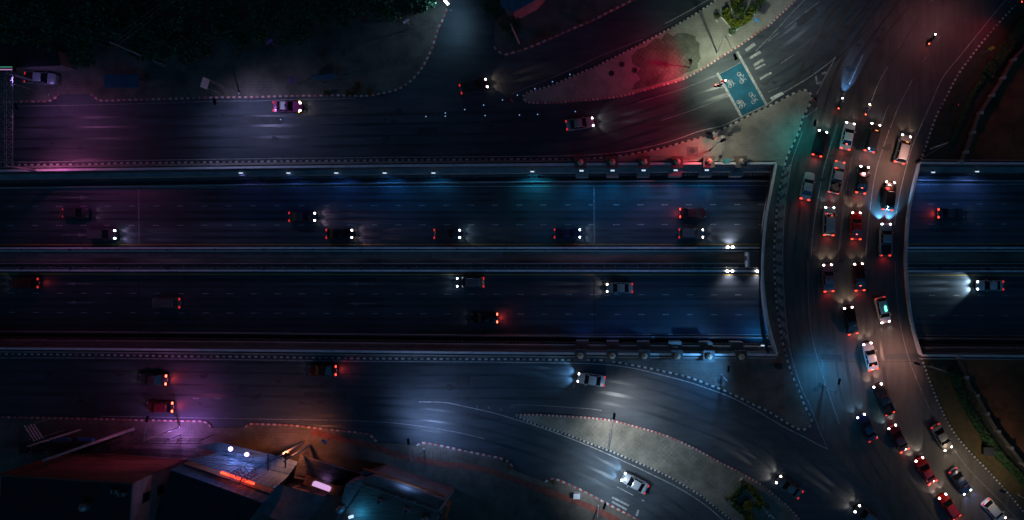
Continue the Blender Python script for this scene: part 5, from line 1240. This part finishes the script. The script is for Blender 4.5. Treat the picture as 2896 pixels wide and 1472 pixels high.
panel('main_roof', [(a(2180, 634), 4.4), (a(2900, 862), 4.4), (a(2760, 990), 6.2), (a(1900, 702), 6.2)], 'metal_roof')
panel('neon_board', [(a(1905, 706), 6.2), (a(2760, 996), 6.2), (a(2720, 1040), 7.2), (a(1850, 740), 7.2)], 'brown_wall')
panel('rear_roof', [(a(1850, 744), 7.0), (a(2720, 1046), 7.0), (a(2640, 1130), 8.0), (a(1720, 800), 8.0)], 'metal_roof')
panel('back_roof', [(a(1720, 806), 7.9), (a(2640, 1134), 7.9), (a(2200, 1700), 6.0), (a(1400, 1700), 6.0)], 'dark_roof')
b = MB(); q_ = [W(*a(x, y), 3).to_2d() for x, y in ((1980, 640), (2850, 880), (2300, 1650), (1600, 1650))]; b.prism(q_, 0.13, 3.0); b.build('wall', M['pink_wall'], t, origin=o)
b = MB()
for i in range(16):
    f_ = i / 15; A_ = W(*a(2180 + 700 * f_, 640 + 226 * f_), 4.46); C_ = W(*a(1905 + 850 * f_, 700 + 286 * f_), 6.26); b.tube(A_, C_, 0.035, n=4)
b.build('roof_seam', M['steel'], t, origin=o)
b = MB()
for k_ in range(1, 6):
    g_ = k_ / 6; A_ = W(*a(2180 - 275 * g_, 640 + 60 * g_), 4.47 + 1.8 * g_); C_ = W(*a(2880 - 125 * g_, 866 + 120 * g_), 4.47 + 1.8 * g_); b.tube(A_, C_, 0.03, n=4)
b.build('roof_batten', M['steel'], t, origin=o)
b = MB()
for k_ in range(14):
    g_ = k_ / 13; A_ = W(*a(1850 + 870 * g_, 744 + 302 * g_), 7.07); C_ = W(*a(1720 + 920 * g_, 800 + 330 * g_), 8.07); b.tube(A_, C_, 0.03, n=4)
b.tube(W(*a(1720, 800), 8.07), W(*a(2640, 1130), 8.07), 0.12, n=6)
b.build('ridge_trim', M['metal_roof'], t, origin=o)
# red neon letters standing on the board (unreadable strokes in the photo)
random.seed(5)
for i in range(22):
    b = MB(); b2 = MB()
    if i == 13: continue
    f_ = i / 21; x = 2232 + 322 * f_; y = 826 + 112 * f_; c_ = W(*a(x, y), 7.3)
    d_ = (W(*a(2554, 938), 7.3) - W(*a(2232, 826), 7.3)).normalized(); rz = math.atan2(d_.y, d_.x)
    for k in range(3): (b2 if k == 1 else b).box((c_.x + random.uniform(-0.05, 0.05), c_.y + (k - 1) * 0.08, 7.3 + 0.12 * k), (random.uniform(0.08, 0.2), 0.09, 0.14), rz + random.choice((0, 0, 1.57)))
    b.box((c_.x, c_.y, 7.4), (0.06, 0.32, 0.5), rz)
    nb = b.build('neon_letter', M['neon'], t, origin=o); b2.build('letter_core', M['neon_hot'], nb, origin=o)
c_ = W(*a(2400, 880), 7.6) - o; light('POINT', c_, (1, 0.08, 0.05), 60, t, size=0.5)
for (x, y), lab in (((2322, 590), 'left round floodlight shining on the blue roof'), ((2485, 645), 'right round floodlight shining on the blue roof')):
    p = W(*a(x, y), 5.2); f_ = thing('roof_floodlight', lab, 'floodlight', p, 0, 'floodlights over the blue roof')
    b = MB(); b.lathe((0, 0, 0), [(0.1, -0.2), (0.32, -0.05), (0.38, 0.1), (0.2, 0.2)], 14); b.build('lamp', M['lamp_pink'], f_)
    b = MB(); b.tube((0, 0, -0.2), (0.2, -0.3, -1.3), 0.05); b.build('bracket', M['steel_dark'], f_)
    light('POINT', (0, 0, 0.5), (0.2, 0.36, 1.0), 260, f_, size=0.3)
# forecourt canopy frame lit violet
t2 = thing('canopy_frame', 'dark metal canopy frame over the violet lit forecourt', 'canopy', W(*a(1700, 500), 0.13)); o2 = t2.location
b = MB()
for yy in (492, 512, 538): b.tube(W(*a(1330, yy), 3.4), W(*a(2035, yy), 3.4), 0.06, n=5)
for xx in range(1340, 2040, 115): b.tube(W(*a(xx, 488), 3.4), W(*a(xx - 40, 545), 3.4), 0.05, n=5)
b.build('frame', M['steel_dark'], t2, origin=o2)
for xx in (1340, 1690, 2030): b = MB(); q_ = W(*a(xx, 500), 3.4); b.tube((q_.x, q_.y, 0.13), (q_.x, q_.y, 3.4), 0.06, n=6); b.build('post', M['steel_dark'], t2, origin=o2)
light('SPOT', W(*a(1700, 470), 3.3) - o2, (0.42, 0.22, 1.0), 1300, t2, (0, 0.25, -1), 165, 0.6)
# stalls beside the tall block
t3 = thing('market_stall', 'long low dark stall roof between the tall block and the road', 'stall', W(*a(700, 540), 0.13)); o3 = t3.location
b = MB(); q_ = [W(*a(x, y), 3.0) for x, y in ((200, 520), (1120, 545), (1120, 640), (180, 640))]; b.prism([v_.to_2d() for v_ in q_], 2.9, 3.0); b.build('roof', M['dark_roof'], t3, origin=o3)
for x, y in ((220, 530), (600, 535), (1100, 550), (1100, 630), (220, 630)): b = MB(); v_ = W(*a(x, y), 3.0); b.tube((v_.x, v_.y, 0.13), (v_.x, v_.y, 2.9), 0.06); b.build('post', M['steel_dark'], t3, origin=o3)
for x0 in (400, 620, 850): b = MB(); v_ = W(*a(x0, 500), 1.2); b.box((v_.x, v_.y, 0.9), (2.4, 0.5, 0.7), ang); b.build('counter', M['blue_sign'], t3, origin=o3)
b = MB()
for i in range(22):
    v_ = W(*a(1140 + i * 36, 620), 2.0); b.tube((v_.x, v_.y, 0.13), (v_.x, v_.y, 2.0), 0.035, n=4)
for zz in (0.7, 1.4, 2.0): b.tube(W(*a(1140, 620), zz), W(*a(1900, 630), zz), 0.03, n=4)
tag(b.build('railing_fence', M['steel_dark']), 'thin railing fence in front of the tall brown block', 'fence')
# tarpaulin shop with white lit sign
a1 = lambda x, y: T(1, 3, (x, y))[0]
t = building('tarpaulin_shop', 'low shop with sagging grey tarpaulin roof and glowing white sign', W(*a1(500, 1080), 0.13)); o = t.location
b = MB(); rows = []
for i in range(9):
    f_ = i / 8; row = []
    for j in range(7):
        g_ = j / 6; x = (200 - 330 * g_) + f_ * (520 + 60 * g_); y = (935 + 230 * g_) + f_ * (150 + 90 * g_)
        v_ = W(*a1(x, y), 4.4 - 0.5 * math.sin(math.pi * f_) * math.sin(math.pi * g_) + 0.1 * math.sin(9 * f_ + 5 * g_)); row.append(v_)
    rows.append(row)
vs = [v_ for r_ in rows for v_ in r_]; fs = [(i * 7 + j, i * 7 + j + 1, (i + 1) * 7 + j + 1, (i + 1) * 7 + j) for i in range(8) for j in range(6)]
n0 = len(vs); vs2 = [v_ - Vector((0, 0, 0.06)) for v_ in vs]; b.add(vs, fs); b.add(vs2, [f_[::-1] for f_ in fs]); b.build('roof', M['tarp'], t, smooth=True, origin=o)
b = MB(); q_ = [W(*a1(x, y), 3.4).to_2d() for x, y in ((240, 1000), (660, 1090), (520, 1290), (-60, 1180))]; b.prism(q_, 0.13, 3.4); b.build('wall', M['pink_wall'], t, origin=o)
for x0, y0 in ((545, 915), (795, 1005)):
    b = MB(); v_ = W(*a1(x0, y0), 3.2); b.box((v_.x, v_.y, 2.5), (1.7, 1.5, 2.0), R(-22)); b.build('side_panel', M['orange_wall'], t, origin=o)
b = MB(); v_ = W(*a1(655, 972), 3.9); b.box((v_.x, v_.y, 3.6), (2.9, 0.6, 0.7), R(-20)); b.build('sign_box', M['shop_sign'], t, origin=o)
light('SPOT', W(*a1(690, 930), 3.6) - o, (0.5, 0.3, 1.0), 120, t, (0.2, 0.8, -0.6), 150, 0.9)
# slatted roof lean-to between
t = building('slatted_shed', 'low shed with dark slatted roof behind the floodlit shop', W(*a1(700, 800), 0.13)); o = t.location
b = MB()
for i in range(16):
    f_ = i / 15; A_ = W(*a1(440 - 60 * f_, 660 + 210 * f_), 3.0); C_ = W(*a1(1060 - 150 * f_, 850 + 120 * f_), 3.0); b.wallpath([A_.to_2d(), C_.to_2d()], 2.93, 3.0, 0.17)
b.build('slat_roof', M['wood'], t, origin=o)
for x, y in ((445, 670), (1050, 850), (390, 865), (920, 965)): b = MB(); v_ = W(*a1(x, y), 2.9); b.tube((v_.x, v_.y, 0.13), (v_.x, v_.y, 2.92), 0.07); b.build('post', M['wood'], t, origin=o)
# boarded terrace house with blue railing
t = building('terrace_house', 'house with boarded roof terrace and blue lit railing at the bottom edge', W(*a1(1400, 1150), 0.13)); o = t.location
c4 = ((900, 950), (1180, 860), (1900, 1110), (1700, 1500), (760, 1500))
b = MB(); q_ = [W(*a1(x, y), 6.0).to_2d() for x, y in c4]; b.prism(q_, 0.13, 6.0); b.build('wall', M['pink_wall'], t, origin=o)
b = MB()
for i in range(12):
    f_ = i / 11; A_ = W(*a1(1060 - 240 * f_, 1000 + 380 * f_), 6.2); C_ = W(*a1(1780 - 120 * f_, 1240 + 250 * f_), 6.2); b.wallpath([A_.to_2d(), C_.to_2d()], 6.06, 6.16 + 0.004 * i, 0.86)
b.build('deck_board', M['wood'], t, origin=o)
b = MB(); b.wallpath([W(*a1(1070, 800), 5.0).to_2d(), W(*a1(1200, 840), 5.0).to_2d(), W(*a1(1890, 1075), 5.0).to_2d()], 4.3, 5.0, 0.09); b.build('front_fascia', M['orange_wall'], t, origin=o)
b = MB(); b.prism([W(*a1(x, y), 5.2).to_2d() for x, y in ((1080, 810), (1200, 850), (1880, 1085), (1820, 1120), (1190, 905), (1060, 860))], 5.05, 5.2); b.build('gutter_roof', M['blue_roof'], t, origin=o)
b = MB()
for zz in (6.6, 7.2): b.pipe([W(*a1(1000, 930), zz), W(*a1(1130, 980), zz), W(*a1(1860, 1230), zz), W(*a1(1760, 1420), zz)], 0.06, 5)
for i in range(9): f_ = i / 8; v_ = W(*a1(1130 + 730 * f_, 980 + 250 * f_), 7.2); b.tube((v_.x, v_.y, 6.1), (v_.x, v_.y, 7.2), 0.05, n=5)
b.build('railing', M['steel'], t, origin=o)
b = MB(); b.box((0, 0, 0), (0.7, 0.4, 0.25), 0.3); lm = b.build('roof_lamp', M['lamp_blue'], t); lm.location = W(*a1(955, 1275), 6.9) - o
light('POINT', W(*a1(1020, 1270), 7.4) - o, (0.03, 0.4, 0.9), 130, t, size=0.2)
light('SPOT', W(*a1(1500, 960), 7.6) - o, (0.15, 0.4, 1.0), 500, t, (0.15, 0.55, -1), 165, 0.7)
b = MB(); v_ = W(*a1(1900, 1240), 6.5); b.box((v_.x, v_.y, 5.5), (0.5, 2.6, 2.4), -0.25); b.build('end_panel', M['orange_wall'], t, origin=o)
# tanks, air-conditioners and ducts on the lower left roofs
def tank(pt, z_, label, r_=0.6):
    p = W(*pt, z_); p.z = z_; t = thing('water_tank', label, 'water tank', p, 0, 'water tanks on the lower left roofs')
    b = MB(); b.lathe((0, 0, 0.3), [(r_, 0), (r_ * 1.04, 0.5), (r_, 1.1), (r_ * 0.5, 1.35), (0.15, 1.42)], 14); b.build('tank', M['steel'], t)
    b = MB(); b.box((0, 0, 0.15), (r_ * 1.7, r_ * 1.7, 0.3)); b.build('stand', M['steel_dark'], t)
def aircon(pt, z_, rz, label):
    p = W(*pt, z_); p.z = z_; t = thing('air_conditioner', label, 'air conditioner', p, rz, 'air-conditioner units on the lower left roofs')
    b = MB(); b.box((0, 0, 0.4), (0.95, 0.5, 0.75)); b.build('casing', M['concrete'], t)
    b = MB(); b.lathe((0, 0, 0.78), [(0.22, 0), (0.22, 0.04)], 12); b.build('fan_grille', M['steel_dark'], t)
tank(a(900, 1150), zt + 0.12, 'steel water tank on the black roof of the tall block')
tank(a1(870, 1180), 6.0, 'steel water tank at the left corner of the terrace house roof', 0.5)
tank(a1(1720, 1290), 6.16, 'steel water tank at the right end of the boarded roof terrace', 0.55)
for k_, (x_, y_) in enumerate(((1180, 1010), (1250, 1035))): aircon(a(x_, y_), zt + 0.12, ang, ('left' if k_ == 0 else 'right') + ' air-conditioner box near the front right corner of the tall block roof')
aircon(a1(1250, 1110), 6.16, -0.3, 'air-conditioner box on the boarded roof terrace, left one'); aircon(a1(1520, 1200), 6.16, -0.3, 'air-conditioner box on the boarded roof terrace, right one')
tr_ = thing('sign_scaffold', 'dark steel scaffold tower in front of the red neon lettering', 'scaffold', W(*a(2480, 800), 0.13)); o_ = tr_.location
b = MB(); cs = [W(*a(x_, y_), 7.0) for x_, y_ in ((2450, 760), (2560, 800), (2530, 880), (2420, 840))]
for c0 in cs: b.tube((c0.x, c0.y, 0.13), (c0.x, c0.y, 10.5), 0.05, n=5)
for zz in (6.5, 7.5, 8.5, 9.5, 10.5):
    for i_ in range(4): p0_, p1_ = cs[i_], cs[(i_ + 1) % 4]; b.tube((p0_.x, p0_.y, zz), (p1_.x, p1_.y, zz), 0.035, n=4); b.tube((p0_.x, p0_.y, zz - 1), (p1_.x, p1_.y, zz), 0.025, n=4)
b.build('frame', M['steel_dark'], tr_, origin=o_)
# roof in the top centre and in the upper left corner
t = building('side_road_house', 'house with pale blue roof cut by the top edge beside the side road', W(1470, 0, 0.13)); o = t.location
b = MB(); q_ = [W(*T(2, 0, (x, y))[0], 5.0).to_2d() for x, y in ((-120, 60), (0, 130), (240, 0), (400, -180), (-100, -250))]; b.prism(q_, 4.8, 5.0); b.build('roof', M['metal_roof'], t, origin=o)
b = MB(); q_ = [W(*T(2, 0, (x, y))[0], 4.8).to_2d() for x, y in ((-90, 50), (0, 105), (215, -10), (360, -170), (-80, -230))]; b.prism(q_, 0.13, 4.8); b.build('wall', M['pink_wall'], t, origin=o)
t = building('corner_shed', 'shed with dark violet flat roof in the upper left corner under trees', W(*T(0, 0, (280, 560))[0], 0.13)); o = t.location
b = MB(); q_ = [W(*T(0, 0, (x, y))[0], 4.0).to_2d() for x, y in ((-300, 380), (60, 370), (570, 480), (600, 660), (-300, 700))]; b.prism(q_, 3.8, 4.0); b.build('roof', M['dark_roof'], t, origin=o)
b = MB(); q_ = [W(*T(0, 0, (x, y))[0], 3.8).to_2d() for x, y in ((-280, 400), (60, 390), (550, 495), (580, 645), (-280, 680))]; b.prism(q_, 0.13, 3.8); b.build('wall', M['pink_wall'], t, origin=o)

# ------------------------------------------------------------------ utility poles and wires
def utility_pole(base, h, label, tall=0.2):
    p = W(base[0], base[1], 0.13); t = thing('utility_pole', label, 'utility pole', p, 0, 'concrete utility poles')
    b = MB(); b.tube((0, 0, 0), (0, 0, h), tall, tall * 0.6, 8); b.build('pole', M['concrete'], t)
    b = MB(); b.box((0, 0, h - 0.6), (0.14, 2.4, 0.14)); b.build('crossarm', M['steel_dark'], t)
    b = MB()
    for k in (-1, 0, 1): b.lathe((0, k * 1.0, h - 0.5), [(0.06, 0), (0.1, 0.1), (0.05, 0.22)], 8)
    b.build('insulator', M['pink_wall'], t)
    return Vector((p.x, p.y, h))
tops = [utility_pole((377, 1214), 17.5, 'tallest concrete utility pole rising over the brown block', 0.28),
        utility_pole((227, 1216), 10, 'utility pole beside the large green direction sign'),
        utility_pole((859, 1250), 12, 'left of two close utility poles on the orange lit pavement'),
        utility_pole((878, 1259), 9, 'right of two close utility poles on the orange lit pavement'),
        utility_pole((465, 186), 12, 'utility pole leaning out of the upper left wood'),
        utility_pole((1468, 122), 9, 'utility pole beside the red kerb of the top side road'),
        utility_pole((1282, 1388), 9, 'utility pole at the right end of the terrace house')]
b = MB()
def wire(a_, c_, sag, n_=8):
    P = [a_.lerp(c_, i / n_) - Vector((0, 0, sag * 4 * (i / n_) * (1 - i / n_))) for i in range(n_ + 1)]
    b.pipe(P, 0.022, 4)
for k in (-1, -0.3, 0.4, 1):
    off = Vector((0, k, -0.5))
    wire(tops[1] + off, tops[2] + off, 1.0); wire(tops[2] + off, tops[6] + off, 1.0); wire(tops[1] + off, Vector((-130, -40, 10)) + off, 1.2)
    wire(tops[0] + off, Vector((-140, -52, 17)) + off, 0.8); wire(tops[0] + off, tops[2] + off + Vector((0, 0, -1)), 1.0)
tag(b.build('power_line', M['black']), 'thin black power lines strung above the lower left shops', 'power lines')
b = MB()
for k in (-0.8, 0, 0.8):
    wire(tops[4] + Vector((0, k, -0.5)), Vector((-140, 52, 11)), 1.0); wire(tops[4] + Vector((0, k, -0.5)), Vector((-40, 62, 10)), 1.0)
tag(b.build('power_line', M['steel']), 'thin pale power lines across the upper left wood', 'power lines')
# orange floodlight fixed to the pole pair
p = tops[3]; t = thing('pole_floodlight', 'orange floodlight fixed high on the right close utility pole', 'floodlight', (p.x, p.y + 0.3, 7.2))
b = MB(); b.box((-0.2, 0.2, 0), (0.5, 0.35, 0.3)); b.build('housing', M['steel_dark'], t)
b = MB(); b.box((-0.2, 0.38, -0.05), (0.4, 0.03, 0.22)); b.build('lens', M['amber_dim'], t)
light('SPOT', (-0.4, 0.6, -0.1), (1.0, 0.3, 0.14), 1900, t, (-0.6, -0.1, -1), 170, 1.0)
